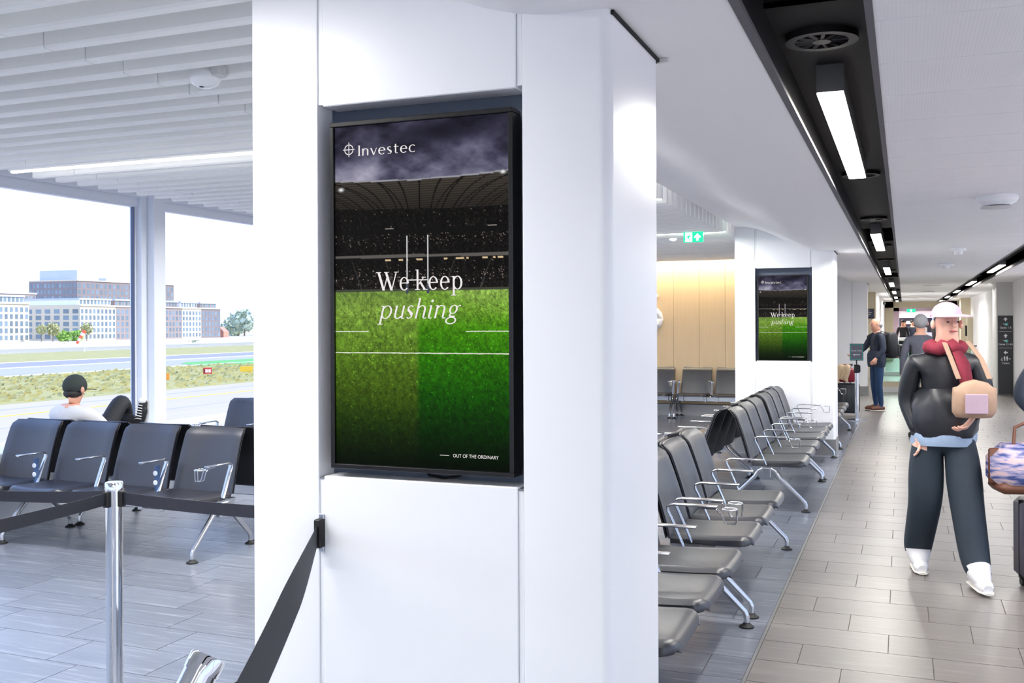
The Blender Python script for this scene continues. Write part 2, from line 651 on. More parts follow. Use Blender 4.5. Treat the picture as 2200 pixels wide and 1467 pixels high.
def trough(name, x0, x1, label):
    t = sempty(name, (0, 0, 0), label)
    MB().box(x0 - 0.012, x0, YB, YE, CZ + 0.012, 2.86).build('side_wall', TROUGH, t)
    MB().box(x1, x1 + 0.012, YB, YE, CZ + 0.03, 2.86).build('side_wall', TROUGH, t)
    MB().box(x0, x1, YB, YE, 2.95, 3.0).build('void_lining', VOID, t)
    for (xa, xb) in ((x0 - 0.010, x0 + 0.018), (x1 - 0.018, x1 + 0.004)):
        MB().box(xa, xb, YB, YE, CZ - 0.004, CZ + 0.012).build('edge_trim', TRIM, t)
    MB().box(x0, x0 + 0.006, YB, YE, CZ + 0.012, CZ + 0.05).box(x1 - 0.006, x1, YB, YE, CZ + 0.012, CZ + 0.05).build('inner_lip', TROUGH, t)
    for (ya, yb) in ((YB, 2.4), (3.45, 12.0), (13.9, 22.9), (25.0, 33.8), (36.0, 44.8), (47, YE)):
        MB().box(x0, x1, ya, yb, 2.72, 2.735).box(x0, x1, ya, ya + 0.01, 2.72, 2.86).build('service_panel', TROUGH, t)
    return t


trough('ceiling_trough_lounge_side', -0.439, -0.083, 'black service trough in ceiling between bulkhead and ribbed panels')
trough('ceiling_trough_wall_side', 1.30, 1.66, 'black service trough in ceiling along the far side of corridor')

blade = MB().box(0.035, 0.098, -0.007, 0.007, -0.004, 0.002).mesh('blade', VENT)
vent_ring = MB().lathe([(0.097, 0.02), (0.097, -0.004), (0.131, -0.004), (0.131, 0.02)], n=32).mesh('ring', VENT, 40)
vent_hub = MB().lathe([(0.001, -0.006), (0.034, -0.006), (0.038, 0.012)], n=20).mesh('hub', VENT, 40)
vent_pan = MB().lathe([(0.12, 0.012), (0.12, 0.018)], n=24).mesh('back_plate', VOID)
lamp_body = MB().box(-0.054, 0.054, -1.3, 1.3, 0.006, 0.12).mesh('housing', LAMPBODY)
lamp_glow = MB().rbox(-0.052, 0.052, -1.297, 1.297, -0.004, 0.006, 0.002).mesh('diffuser', LAMPGLOW)
ordn = ['', '', 'nearest', 'second', 'third', 'fourth', 'fifth', 'sixth', 'seventh', 'eighth', 'ninth', 'tenth']


def bar_light(x, i, y, side):
    if i < 2:
        lab = 'bar light in black %s trough behind the camera' % side
    elif i <= 11:
        lab = '%s bar light from the camera in black %s trough' % (ordn[i], side)
    else:
        lab = 'small distant bar light far down the black %s trough' % side
    t = thing('bar_light', lab, 'light', (x, y + 1.3, 2.6), 0, 'bar lights in %s trough' % side)
    obj('housing', lamp_body, t)
    obj('diffuser', lamp_glow, t)
    area('bar_lamp', (x, y + 1.3, 2.592), 0.1, 2.58, 13, (1.0, 0.965, 0.92), parent=t)


for i, y in enumerate(LY):
    bar_light(-0.281, i, y, 'lounge-side')
    bar_light(1.54, i, y, 'wall-side')
vy = [3.86, 7.5, 10.74, 14.55, 17.9, 21.6]
vl = ['large round dark swirl diffuser before nearest bar light', 'round dark diffuser behind end of nearest bar light', 'round dark diffuser just before second bar light',
      'round dark diffuser just beyond second bar light', 'thin dark diffuser before third bar light', 'thin dark diffuser beyond third bar light']
for y, lab in zip(vy, vl):
    t = thing('air_diffuser', lab, 'vent', (-0.281, y, 2.70), 0, 'round diffusers in the ceiling trough')
    obj('ring', vent_ring, t)
    obj('hub', vent_hub, t)
    obj('back_plate', vent_pan, t)
    for q in range(13):
        obj('blade', blade, t, None, (0.35, 0, 2 * math.pi * q / 13))

# ---- walls
struct('wall_back', MB().box(XW, XR, YB - 0.2, YB, -0.3, 0.04).box(XW, XR, YB - 0.2, YB, 2.94, 3.32).box(-0.9, XR, YB - 0.2, YB, 0.04, 2.94), PLASTER)
for i_, x_ in enumerate((-7.4, -4.2, -0.95)):
    struct('trim_back_mullion_added_%d' % (i_ + 1), MB().box(x_ - 0.1, x_ + 0.1, YB - 0.1, YB, 0.04, 2.94), WINFRAME)
for i_, (a_, b_) in enumerate(((-7.3, -4.3), (-4.1, -1.05))):
    struct('window_back_added_%d' % (i_ + 1), MB().box(a_, b_, YB - 0.06, YB - 0.05, 0.04, 2.94), GLASS)  # unseen glazing added behind the camera to let in cool daylight
wr = struct('wall_right', MB().box(XR, XR + 0.2, 20.5, YE, 0, 3.32).box(XR, XR + 0.2, YB, 20.5, -0.3, 0.04).box(XR, XR + 0.2, YB, 20.5, 2.53, 3.32), PLASTER, label='white corridor wall')
for i_ in range(8):
    y_ = YB + 29.5 * i_ / 8
    struct('window_right_added_%d' % (i_ + 1), MB().box(XR + 0.08, XR + 0.09, y_ + 0.08, y_ + 3.6, 0.04, 2.53), GLASS)  # out-of-view panes added to bring daylight in from the right
    struct('trim_right_mullion_added_%d' % (i_ + 1), MB().box(XR + 0.02, XR + 0.16, y_ - 0.08, y_ + 0.08, 0.04, 2.53), WINFRAME)
struct('baseboard_right', MB().box(XR - 0.012, XR, 20.5, YE, 0, 0.12), STEEL)

# gate wall: oak boards above a steel skirting
wg = struct('wall_gate', MB().box(XW, -2.0, YG + 0.02, YG + 0.25, 0, 3.32), GREYWALL, label='oak panelled gate wall at the back of lounge')
bx0 = -3.393 - 0.461 * 9
i = 0
while bx0 < -2.05:
    xa, xb = max(XW, bx0), min(-2.0, bx0 + 0.461)
    MB().rbox(-(xb - xa) / 2 + 0.002, (xb - xa) / 2 - 0.002, -0.009, 0.009, 0.21, 3.2, 0.002).build('oak_panel', WOOD, wg, None, ((xa + xb) / 2, YG + 0.011, 0))
    bx0 += 0.461
MB().box(XW, -2.0, YG - 0.006, YG + 0.02, 0, 0.2).build('skirting', STEEL, wg)
MB().box(XW, -2.0, YG - 0.002, YG + 0.02, 0.2, 0.212).build('skirting_gap', VOID, wg)
t = thing('wall_washer', 'warm linear washer light hidden above the oak wall', 'light', (-4.6, YG - 0.22, 2.95))
MB().box(-2.5, 2.5, -0.04, 0.04, 0.004, 0.06).build('housing', LAMPBODY, t)
area('washer_lamp', (-4.6, YG - 0.2, 2.952), 5.0, 0.06, 26, (1.0, 0.88, 0.66), (0, 0.35, -1), parent=t)
SIGNWHITE = M('sign_white', srgb(250, 250, 252), 0.5, var=0.01)
six = text_mesh('gate_number', '6', SIGNWHITE, height=0.745, width=0.47, align='RIGHT', bold=0.02)
co = [v.co.x for v in six.vertices]
dx6 = -4.035 - max(co)
o6 = obj('gate_number', six, None, (dx6, YG - 0.004, 1.537), label='large white gate number 6 on oak wall', category='sign')
md = o6.modifiers.new('thick', 'SOLIDIFY')
md.thickness = 0.012
md.offset = 1.0


# ---- columns
def rounded(x0, x1, y0, y1, rl, rr, n=6):
    """plan polygon, front (y0) corners rounded"""
    pts = [(x1, y1), (x0, y1)]
    if rl > 0:
        pts += [(x0 + rl - rl * math.cos(a), y0 + rl - rl * math.sin(a)) for a in [math.pi / 2 * i / n for i in range(n + 1)]]
    else:
        pts.append((x0, y0))
    if rr > 0:
        pts += [(x1 - rr + rr * math.sin(a), y0 + rr - rr * math.cos(a)) for a in [math.pi / 2 * i / n for i in range(n + 1)]]
    else:
        pts.append((x1, y0))
    return pts


def column(loc, label, recess=True):
    """local: x from -1.99 to -0.77, front face at y=0"""
    c = sempty('column', loc, label)
    T = 2.95
    if recess:
        MB().prism(rounded(-1.99, -1.735, 0, 0.56, 0.016, 0.003), 'z', 0.0, T).build('side_panel', WHITE, c, 30)
        MB().prism(rounded(-1.037, -0.77, 0, 0.56, 0.003, 0.035), 'z', 0.0, T).build('side_panel', WHITE, c, 30)
        MB().rbox(-1.716, -1.056, 0.0, 0.09, 2.343, T, 0.003).build('upper_panel', WHITE, c, 30)
        MB().rbox(-1.716, -1.056, 0.0, 0.09, 0.0, 1.17, 0.003).build('lower_panel', WHITE, c, 30)
        for (xa, xb) in ((-1.733, -1.718), (-1.054, -1.039)):
            for za, zb in ((0.0, 1.16), (2.35, T)):
                MB().box(xa, xb, 0.005, 0.09, za, zb).build('joint_strip', WHITE, c)
            MB().box(xa, xb, 0.003, 0.07, 1.16, 1.166).build('strip_cap', STEEL, c)
        MB().box(-1.735, -1.037, 0.09, 0.56, 0.0, T).build('recess_back', SLATE_BACK, c)
    else:
        for xa, xb, rl, rr in ((-1.99, -1.5, 0.016, 0.003), (-1.496, -1.1, 0.003, 0.003), (-1.096, -0.77, 0.003, 0.035)):
            MB().prism(rounded(xa, xb, 0, 0.56, rl, rr), 'z', 0.0, T).build('panel', WHITE, c, 30)
    MB().box(-2.0, -0.76, -0.008, 0.57, 0.0, 0.2).build('skirting', STEEL, c)
    MB().box(-0.79, -0.764, 0.02, 0.6, CZ - 0.014, CZ - 0.002).build('shadow_gap_strip', VOID, c)  # solid dark strip painted as the shade under the ceiling
    MB().prism([(-0.772, CZ - 0.002), (-0.735, CZ - 0.002), (-0.735, CZ - 0.012), (-0.772, CZ - 0.016)], 'y', 0.585, 0.6).build('corner_clip', GREYWALL, c)
    return c


column((0, 2.71, 0), 'wide white panelled column holding the large display')
column((-0.03, 12.9, 0), 'white panelled column holding the small distant display')
column((-0.005, 23.9, 0), 'plain pale column far along the corridor', recess=False)

# ---- window wall
ww = struct('wall_window', MB().box(XW - 0.2, XW, YB, YG, -0.3, 0.50).box(XW - 0.2, XW, YB, YG, 3.06, 3.32), PLASTER, label='wall around the airfield windows')
MB().rbox(XW, XW + 0.42, YB, YG, 0.0, 0.575, 0.01).build('window_ledge', WINFRAME, ww)
MU = [8.43 + 3.6 * k for k in range(-5, 3)]
win_i = 0
for a, b in zip([YB] + MU, MU + [YG]):
    win_i += 1
    wn = sempty('window_%d' % win_i, (XW - 0.06, (a + b) / 2, 0), 'tall airfield window pane %d from the back wall' % win_i)
    h = (b - a) / 2 - 0.15
    MB().box(-0.004, 0.004, -h, h, 0.58, 2.94).build('pane', GLASS, wn)
    MB().box(-0.03, 0.05, -h, h, 2.92, 3.06).build('head_frame', WINFRAME, wn)
    MB().box(-0.03, 0.035, -h, h, 2.90, 2.922).build('head_bead', WINFRAME, wn)
    MB().box(-0.03, 0.06, -h, h, 0.50, 0.60).build('sill_frame', WINFRAME, wn)
    for s in (-1, 1):
        MB().box(-0.03, 0.03, s * h - 0.035, s * h + 0.035, 0.58, 2.94).build('jamb', WINFRAME, wn)
        MB().box(-0.006, 0.033, s * (h - 0.04) - 0.006, s * (h - 0.04) + 0.006, 0.6, 2.91).build('gasket', GASKET, wn)
for k, y in enumerate(MU):
    m = MB().box(XW - 0.1, XW + 0.03, y - 0.15, y + 0.15, 0.5, 3.06)
    m.rbox(XW + 0.03, XW + 0.12, y - 0.06, y + 0.12, 0.575, 3.2, 0.006)
    struct('trim_mullion_%d' % (k + 1), m, WINFRAME, 30, 'white window mullion')
struct('trim_window_head', MB().box(XW, XW + 0.05, YB, YG, 3.0, 3.22), WINFRAME, label='pale rail above the airfield windows')


# ================================================================== DISPLAYS
SCR = 2 ** -scene.view_settings.exposure      # panel brightness


def vnoise(h, w_, cells_y, cells_x, seed):
    g = np.random.default_rng(seed).random((cells_y + 2, cells_x + 2))
    yy = np.linspace(0, cells_y, h)[:, None]
    xx = np.linspace(0, cells_x, w_)[None, :]
    yi, xi = yy.astype(int), xx.astype(int)
    fy, fx = yy - yi, xx - xi
    fy, fx = fy * fy * (3 - 2 * fy), fx * fx * (3 - 2 * fx)
    return (g[yi, xi] * (1 - fy) * (1 - fx) + g[yi + 1, xi] * fy * (1 - fx) + g[yi, xi + 1] * (1 - fy) * fx + g[yi + 1, xi + 1] * fy * fx)


def fbm(h, w_, cy, cx, seed, octs=5):
    o, a, tot = 0, 1.0, 0
    for k in range(octs):
        o = o + a * vnoise(h, w_, cy * 2 ** k, cx * 2 ** k, seed + k)
        tot += a
        a *= 0.55
    return o / tot


def ramp(t, stops):
    xs = [s[0] for s in stops]
    return np.stack([np.interp(t, xs, [s[1][c] / 255.0 for s in stops]) for c in range(3)], -1)


def poster(h, w_):
    t = np.linspace(0, 1, h)[:, None] * np.ones((1, w_))
    s = np.linspace(0, 1, w_)[None, :] * np.ones((h, 1))
    # storm sky
    n1 = fbm(h, w_, 14, 5, 3, 6)
    n2 = fbm(h, w_, 30, 7, 41, 5)
    lum = np.clip(0.34 + 1.25 * (n1 - 0.5) + 0.35 * (n2 - 0.5) + 0.25 * (t / 0.16 - 0.5), 0, 1)
    dark = np.exp(-(((s - 0.62) / 0.36) ** 2 + ((t - 0.035) / 0.038) ** 2))
    glowl = np.exp(-(((s - 0.12) / 0.2) ** 2 + ((t - 0.145) / 0.03) ** 2)) + 0.6 * np.exp(-(((s - 0.75) / 0.22) ** 2 + ((t - 0.075) / 0.03) ** 2))
    lum = np.clip(lum * (1 - 0.85 * dark) * (1 - 0.45 * np.clip((s - 0.75) * 4, 0, 1) * np.clip(1 - t * 9, 0, 1)) + 0.22 * glowl, 0, 1)
    img = ramp(lum, [(0, (22, 21, 32)), (0.3, (62, 60, 80)), (0.6, (110, 108, 130)), (1, (168, 164, 182))])
    # roof
    roof = 0.160 + 0.009 * (1 - (2 * s - 1) ** 2) - 0.002 * s
    rb = 0.243 + 0.012 * s + 0.004 * np.sin(s * 3)
    fan = (s - 0.5) * (1 + 1.1 * (t - 0.16) / 0.09)
    rib = (np.abs(((fan * 7.2 + 0.5) % 1) - 0.5) < 0.055) | (np.abs(((fan * 7.2 + 0.5 + (t - 0.16) * 6 * np.sign(s - 0.5)) % 2) - 0.5) < 0.05)
    slat = 0.5 + 0.5 * np.sin(t * 2 * math.pi * 150 + 3 * s)
    rc = (44 + 34 * slat)[..., None] / 255 * np.array([1.0, 0.90, 0.80])
    rc = np.where(rib[..., None], rc * 0.35, rc) * (0.62 + 0.38 * np.clip((rb - t) / 0.09, 0, 1))[..., None]
    m = (t >= roof) & (t < rb)
    img[m] = rc[m]
    edge = (np.abs(t - roof) < 0.0022)
    img[edge] = np.array([150, 150, 158]) / 255
    # stands
    sp = vnoise(h, w_, 420, 260, 5)
    sp2 = vnoise(h, w_, 160, 90, 6)
    band = 0.55 + 0.45 * np.sin((t - 0.25) * 55)
    c = (14 + 60 * np.clip(sp - 0.52, 0, 1) * (0.4 + sp2) * 1.6)
    c = np.where(sp > 0.93, 150, c)
    crowd = (c[..., None] / 255) * np.array([1.0, 0.9, 0.84])
    aisle = (np.abs(((s * 5 + (t - 0.4) * 3.5 * np.sign(s - 0.5)) % 1) - 0.5) < 0.018) & (t > 0.40)
    crowd = np.where(aisle[..., None], crowd + 0.12, crowd)
    m = (t >= rb) & (t < 0.489)
    img[m] = crowd[m] * (0.85 + 0.4 * np.clip((t[m] - 0.42) / 0.06, 0, 1))[:, None]
    for t0, th, v_ in ((0.3105, 0.0022, 150), (0.3165, 0.008, 16), (0.389, 0.0045, 92), (0.396, 0.003, 20)):
        mm = np.abs(t - t0 - 0.004 * (s - 0.5)) < th
        img[mm] = np.array([v_, v_ * 0.96, v_ * 0.92]) / 255
    lit = (np.abs(t - 0.4) < 0.002) & (vnoise(h, w_, 100, 70, 9) > 0.62) & (s > 0.3)
    img[lit] = np.array([215, 190, 150]) / 255
    for (a, b) in ((0.035, 0.186), (0.965, 0.162)):
        d = ((s - a) / 0.02) ** 2 + ((t - b) / 0.007) ** 2
        img = np.maximum(img, (np.exp(-d)[..., None]) * 0.95)
    # pitch
    tp = (t - 0.489) / 0.511
    left = ramp(tp, [(0, (110, 140, 62)), (0.12, (124, 158, 62)), (0.25, (104, 142, 44)), (0.40, (84, 118, 30)), (0.6, (58, 84, 18)), (0.8, (24, 44, 8)), (1, (4, 12, 2))])
    right = ramp(tp, [(0, (120, 160, 60)), (0.12, (112, 160, 48)), (0.22, (66, 132, 14)), (0.40, (44, 112, 8)), (0.6, (22, 76, 6)), (0.8, (8, 40, 3)), (1, (2, 10, 1))])
    split = np.clip((s - 0.49) / 0.03 + 0.5, 0, 1)[..., None]
    fan2 = np.clip((s - 0.62 - (tp - 0.02) * 2.2) / 0.08, 0, 1) * np.clip(1 - tp * 6, 0, 1)
    gr = left * (1 - split) + right * split
    gr = gr * (1 - 0.0 * fan2[..., None]) + fan2[..., None] * np.array([40, 30, 40]) / 255 * 0.5
    g1 = vnoise(h, w_, 420, 240, 21)
    g2 = fbm(h, w_, 90, 60, 22, 3)
    gr = gr * (0.62 + 0.5 * g1 + 0.55 * (g2 - 0.35))[..., None]
    fl = (vnoise(h, w_, 400, 230, 77) > 0.93) & (tp > 0.25)
    gr = np.where(fl[..., None], gr * 1.6 + 0.05, gr)
    m = t >= 0.489
    img[m] = gr[m]
    m = np.abs(t - 0.487) < 0.003
    img[m] = np.array([66, 70, 58]) / 255
    return np.clip(img, 0, 1)


SW, SH = 0.595, 1.062
PH, PW = 430, 240
img = poster(PH, PW)
imgl = np.where(img <= 0.04045, img / 12.92, ((img + 0.055) / 1.055) ** 2.4)
gv = np.stack([np.tile(np.linspace(-SW / 2, SW / 2, PW), PH), np.zeros(PH * PW), np.repeat(np.linspace(SH / 2, -SH / 2, PH), PW)], 1)
ii = (np.arange(PH - 1)[:, None] * PW + np.arange(PW - 1)[None, :]).ravel()
gf = np.stack([ii, ii + PW, ii + PW + 1, ii + 1], 1)
sm = bpy.data.meshes.new('screen')
sm.from_pydata(gv.tolist(), [], gf.tolist())
at_ = sm.color_attributes.new('picture', 'FLOAT_COLOR', 'POINT')
at_.data.foreach_set('color', np.concatenate([imgl.reshape(-1, 3), np.ones((PH * PW, 1))], 1).astype(np.float32).ravel())
SCREEN = bpy.data.materials.new('lit_screen')
SCREEN.use_nodes = True
_n, _l = SCREEN.node_tree.nodes, SCREEN.node_tree.links
_p = _n['Principled BSDF']
_p.inputs['Base Color'].default_value = (0.002, 0.002, 0.002, 1)
_p.inputs['Roughness'].default_value = 0.3
_p.inputs['Specular IOR Level'].default_value = 0.03
_a = _n.new('ShaderNodeVertexColor')
_a.layer_name = 'picture'
_l.new(_a.outputs['Color'], _p.inputs['Emission Color'])
_p.inputs['Emission Strength'].default_value = SCR
SCREEN.cycles.emission_sampling = 'NONE'
sm.materials.append(SCREEN)
SCRWHITE = M('screen_white', (0.02, 0.02, 0.02), 0.3, emit=srgb(236, 230, 228), estr=SCR, var=0.01)


# ---- serif lettering drawn from strokes
def g_rect(x0, y0, x1, y1):
    return [[(x0, y0), (x1, y0), (x1, y1), (x0, y1)]]


def g_diag(x0, y0, x1, y1, wd):
    return [[(x0 - wd / 2, y0), (x0 + wd / 2, y0), (x1 + wd / 2, y1), (x1 - wd / 2, y1)]]


def g_arc(cx, cy, rx, ry, a0, a1, T, t_, n=22):
    out = []
    for i in range(n):
        q = []
        for a in (a0 + (a1 - a0) * i / n, a0 + (a1 - a0) * (i + 1) / n):
            c_, s_ = math.cos(R(a)), math.sin(R(a))
            q.append(((cx + rx * c_, cy + ry * s_), (cx + (rx - T) * c_, cy + (ry - t_) * s_)))
        out.append([q[0][0], q[1][0], q[1][1], q[0][1]])
    return out


def stem(x, y0, y1, wd=0.08):
    return g_rect(x - wd / 2, y0, x + wd / 2, y1)


def serif(x, y, ln, top=False, h=0.026):
    return g_rect(x - ln / 2, y - h, x + ln / 2, y) if top else g_rect(x - ln / 2, y, x + ln / 2, y + h)


def glyph(c, it):
    T, t_ = (0.066, 0.03) if it else (0.082, 0.034)
    G = {
        'W': (g_diag(.08, .68, .31, 0, .105) + g_diag(.31, 0, .47, .52, .045) + g_diag(.41, .68, .66, 0, .105) + g_diag(.66, 0, .87, .68, .045)
              + serif(.08, .68, .23, True) + serif(.43, .68, .2, True) + serif(.87, .68, .2, True), .96),
        'e': (g_arc(.235, .235, .205, .25, 4, 318, T, t_) + g_rect(.07, .245, .425, .245 + t_), .47),
        'k': (stem(.12, 0, .74) + serif(.12, 0, .21) + serif(.085, .74, .11, True) + g_diag(.17, .2, .37, .45, .042) + serif(.39, .47, .19, True)
              + g_diag(.44, 0, .235, .29, .1) + serif(.45, 0, .19), .54),
        'p': (stem(.12, -.22, .47, T) + serif(.12, -.22, .21) + serif(.085, .47, .11, True) + g_arc(.275, .235, .205, .25, -150, 150, T, t_), .53),
        'u': (stem(.1, .1, .47, T) + serif(.07, .47, .08, True) + g_arc(.215, .12, .148, .132, 180, 345, T, t_) + stem(.37, .03, .47, T) + g_arc(.42, .045, .085, .055, 180, 320, .03, .03), .47),
        'n': (stem(.1, 0, .47, T) + serif(.07, .47, .08, True) + g_arc(.245, .335, .16, .142, 165, 0, T, t_) + stem(.372, .04, .335, T) + g_arc(.425, .05, .085, .06, 180, 320, .03, .03), .48),
        'h': (stem(.1, 0, .74, T) + serif(.07, .74, .08, True) + g_arc(.245, .335, .16, .142, 165, 0, T, t_) + stem(.372, .04, .335, T) + g_arc(.425, .05, .085, .06, 180, 320, .03, .03), .48),
        'i': (stem(.1, .04, .47, T) + serif(.07, .47, .08, True) + g_arc(.155, .05, .085, .06, 180, 320, .03, .03) + g_arc(.105, .63, .05, .05, 0, 360, .05, .05, 14), .24),
        's': (g_arc(.17, .352, .118, .128, 40, 255, .055, t_) + g_diag(.25, .12, .095, .34, .085) + g_arc(.17, .13, .125, .14, -140, 75, .055, t_), .34),
        'g': (g_arc(.225, .315, .155, .165, 0, 360, T, t_) + g_diag(.12, .08, .16, .19, .045) + g_arc(.18, .07, .07, .05, 90, 200, .035, .035) + g_rect(.15, .035, .33, .085)
              + g_arc(.215, -.085, .2, .135, 0, 360, .055, .035) + g_diag(.35, .40, .43, .46, .05) + g_rect(.40, .43, .47, .47), .48),
        'I': (stem(.1, 0, .70, .075) + serif(.1, 0, .14, False, .02) + serif(.1, .70, .14, True, .02), .2),
        'v': (g_diag(.05, .47, .215, 0, .075) + g_diag(.37, .47, .215, 0, .04), .42),
        't': (stem(.14, .08, .62, .07) + g_rect(.04, .43, .31, .468) + g_arc(.205, .095, .1, .1, 180, 310, .07, .04), .34),
        'c': (g_arc(.24, .235, .21, .25, 48, 312, .075, .036), .45),
    }
    if c == 'n' and not it:
        return stem(.1, 0, .47, .075) + g_arc(.25, .32, .165, .155, 170, 0, .075, .036) + stem(.378, 0, .32, .075), .49
    if c == 's' and not it:
        return g_arc(.17, .352, .125, .13, 40, 255, .06, t_) + g_diag(.26, .12, .09, .34, .09) + g_arc(.17, .13, .135, .14, -140, 75, .06, t_), .36
    return G[c]


def lettering(s, x0, x1, z0, cap_h, cap_units, italic=False):
    polys, x = [], 0.0
    for c in s:
        if c == ' ':
            x += 0.2
            continue
        g, adv = glyph(c, italic)
        for p in g:
            polys.append([(a + x + (0.24 * b if italic else 0), b) for a, b in p])
        x += adv + (0.02 if not italic else 0.0)
    xs = [a for p in polys for a, _ in p]
    kx, kz = (x1 - x0) / (max(xs) - min(xs)), cap_h / cap_units
    m = MB()
    for i, p in enumerate(polys):
        m.add([(x0 + (a - min(xs)) * kx, -0.0001 * (i % 3), z0 + b * kz) for a, b in p], [tuple(range(len(p)))])
    return m.v, m.f


def raw_mesh(name, v_, f_, mat):
    me = bpy.data.meshes.new(name)
    me.from_pydata(v_, [], f_)
    me.materials.append(mat)
    return me


def sx_(s):
    return (s - 0.5) * SW


def tz_(t):
    return (0.5 - t) * SH


head1 = raw_mesh('headline', *lettering('We keep', sx_(.245), sx_(.742), tz_(.488), .0575, .68), SCRWHITE)
head2 = raw_mesh('headline_italic', *lettering('pushing', sx_(.250), sx_(.735), tz_(.570), .0395, .47, True), SCRWHITE)
brand = raw_mesh('brand_name', *lettering('Investec', sx_(.140), sx_(.478), tz_(.0885), .0325, .70), SCRWHITE)
tagl = text_mesh('tagline', 'OUT OF THE ORDINARY', SCRWHITE, height=.0105, width=.25 * SW, align='LEFT')
lg = MB()
lgp = g_arc(0, 0, .0165, .0165, 8, 82, .0028, .0028, 8) + g_arc(0, 0, .0165, .0165, 98, 172, .0028, .0028, 8) + g_arc(0, 0, .0165, .0165, 188, 262, .0028, .0028, 8) + g_arc(0, 0, .0165, .0165, 278, 352, .0028, .0028, 8)
lgp += g_rect(-.0205, -.0013, .0205, .0013) + g_rect(-.0012, -.023, .0012, .023)
for p in lgp:
    lg.add([(a, 0, b) for a, b in p], [(0, 1, 2, 3)])
logo = raw_mesh('brand_emblem', lg.v, lg.f, SCRWHITE)
PITCHLINE = M('pitch_line_white', (0.02, 0.02, 0.02), 0.3, emit=srgb(206, 214, 186), estr=SCR, var=0.05)
GOALW = M('goal_white', (0.02, 0.02, 0.02), 0.3, emit=srgb(200, 198, 200), estr=SCR, var=0.02)
PADN = M('pad_navy', (0.01, 0.01, 0.01), 0.3, emit=srgb(48, 52, 66), estr=SCR, var=0.02)
pieces = []
for x0, x1, t_, th in ((0, .2, .6075, .0028), (.76, 1, .6075, .0028), (0, 1, .6705, .0036)):
    n = 60
    top_, bot_ = [], []
    for i in range(n + 1):
        a = x0 + (x1 - x0) * i / n
        top_.append((sx_(a), 0, tz_(t_) + th / 2 + random.uniform(-.0007, .0007)))
        bot_.append((sx_(a), 0, tz_(t_) - th / 2 + random.uniform(-.0007, .0007)))
    pieces.append(raw_mesh('pitch_line', top_ + bot_, [(i, i + 1, n + 2 + i, n + 1 + i) for i in range(n)], PITCHLINE))


def srect(name, s0, s1, t0, t1, mat):
    return raw_mesh(name, [(sx_(s0), 0, tz_(t0)), (sx_(s1), 0, tz_(t0)), (sx_(s1), 0, tz_(t1)), (sx_(s0), 0, tz_(t1))], [(0, 1, 2, 3)], mat)


for s0 in (.424, .544):
    pieces.append(srect('goal_post', s0, s0 + .007, .330, .47, GOALW))
    pieces.append(srect('post_pad', s0 - .004, s0 + .012, .470, .498, PADN))
pieces.append(srect('crossbar', .431, .544, .457, .4605, GOALW))
dash = raw_mesh('dash', [(0, 0, 0), (.052 * SW, 0, 0), (.052 * SW, 0, .0012), (0, 0, .0012)], [(0, 1, 2, 3)], SCRWHITE)
fr_w, fr_h, fb = 0.623, 1.092, 0.014


def display(loc, label):
    t = thing('digital_display', label, 'display', loc, 0, 'portrait displays on the white columns')
    f = MB()
    for (xa, xb, za, zb) in ((-fr_w / 2, fr_w / 2, fr_h / 2 - fb, fr_h / 2), (-fr_w / 2, fr_w / 2, -fr_h / 2, -fr_h / 2 + fb), (-fr_w / 2, -fr_w / 2 + fb, -fr_h / 2 + fb, fr_h / 2 - fb), (fr_w / 2 - fb, fr_w / 2, -fr_h / 2 + fb, fr_h / 2 - fb)):
        f.rbox(xa, xb, -0.012, 0.06, za, zb, 0.0015)
    f.build('bezel', BLACKFRAME, t)
    MB().box(-fr_w / 2 + 0.01, fr_w / 2 - 0.01, 0.002, 0.055, -fr_h / 2 + 0.01, fr_h / 2 - 0.01).build('casing', BLACKFRAME, t)
    sc = obj('screen', sm, t, (0, 0, 0))
    for me, p in [(q, (0, -.0007, 0)) for q in pieces] + list(((head1, (0, -.0014, 0)), (head2, (0, -.0014, 0)), (brand, (0, -.0014, 0)), (logo, (sx_(.085), -.0014, tz_(.068))),
                  (tagl, (sx_(.685), -.0014, tz_(.966))), (dash, (sx_(.612), -.0014, tz_(.962))))):
        obj(me.name.split('.')[0], me, sc, p)
    MB().tube([(-0.02, 0.07, -fr_h / 2 - 0.0), (0.0, 0.06, -fr_h / 2 - 0.018), (0.05, 0.06, -fr_h / 2 - 0.024), (0.1, 0.06, -fr_h / 2 - 0.016), (0.12, 0.07, -fr_h / 2)], 0.004, 6).build('cable', RUBBER, t, 60)
    return t


display((-1.3795, 2.722, 1.743), 'tall rugby advert display set into the nearest white column')
display((-1.425, 12.925, 1.71), 'small rugby advert display in white column beside rows of seats')

# ================================================================== SIGNS
EXITGREEN = M('exit_green', srgb(10, 160, 105), 0.4, emit=srgb(16, 185, 125), estr=0.75, var=0.02)
EXITWHITE = M('exit_white', srgb(240, 250, 245), 0.4, emit=(0.9, 1.0, 0.95), estr=0.7, var=0.02)


def flat(polys, name, mat, parent, y):
    m = MB()
    for p in polys:
        m.add([(a, y, b) for a, b in p], [tuple(range(len(p)))])
    return obj(name, raw_mesh(name, m.v, m.f, mat), parent)


def arrow_up(cx, cz, s):
    return [[(cx - .16 * s, cz - .5 * s), (cx + .16 * s, cz - .5 * s), (cx + .16 * s, cz + .1 * s), (cx - .16 * s, cz + .1 * s)],
            [(cx - .5 * s, cz - .02 * s), (cx - .28 * s, cz - .14 * s), (cx, cz + .18 * s), (cx + .28 * s, cz - .14 * s), (cx + .5 * s, cz - .02 * s), (cx, cz + .5 * s)]]


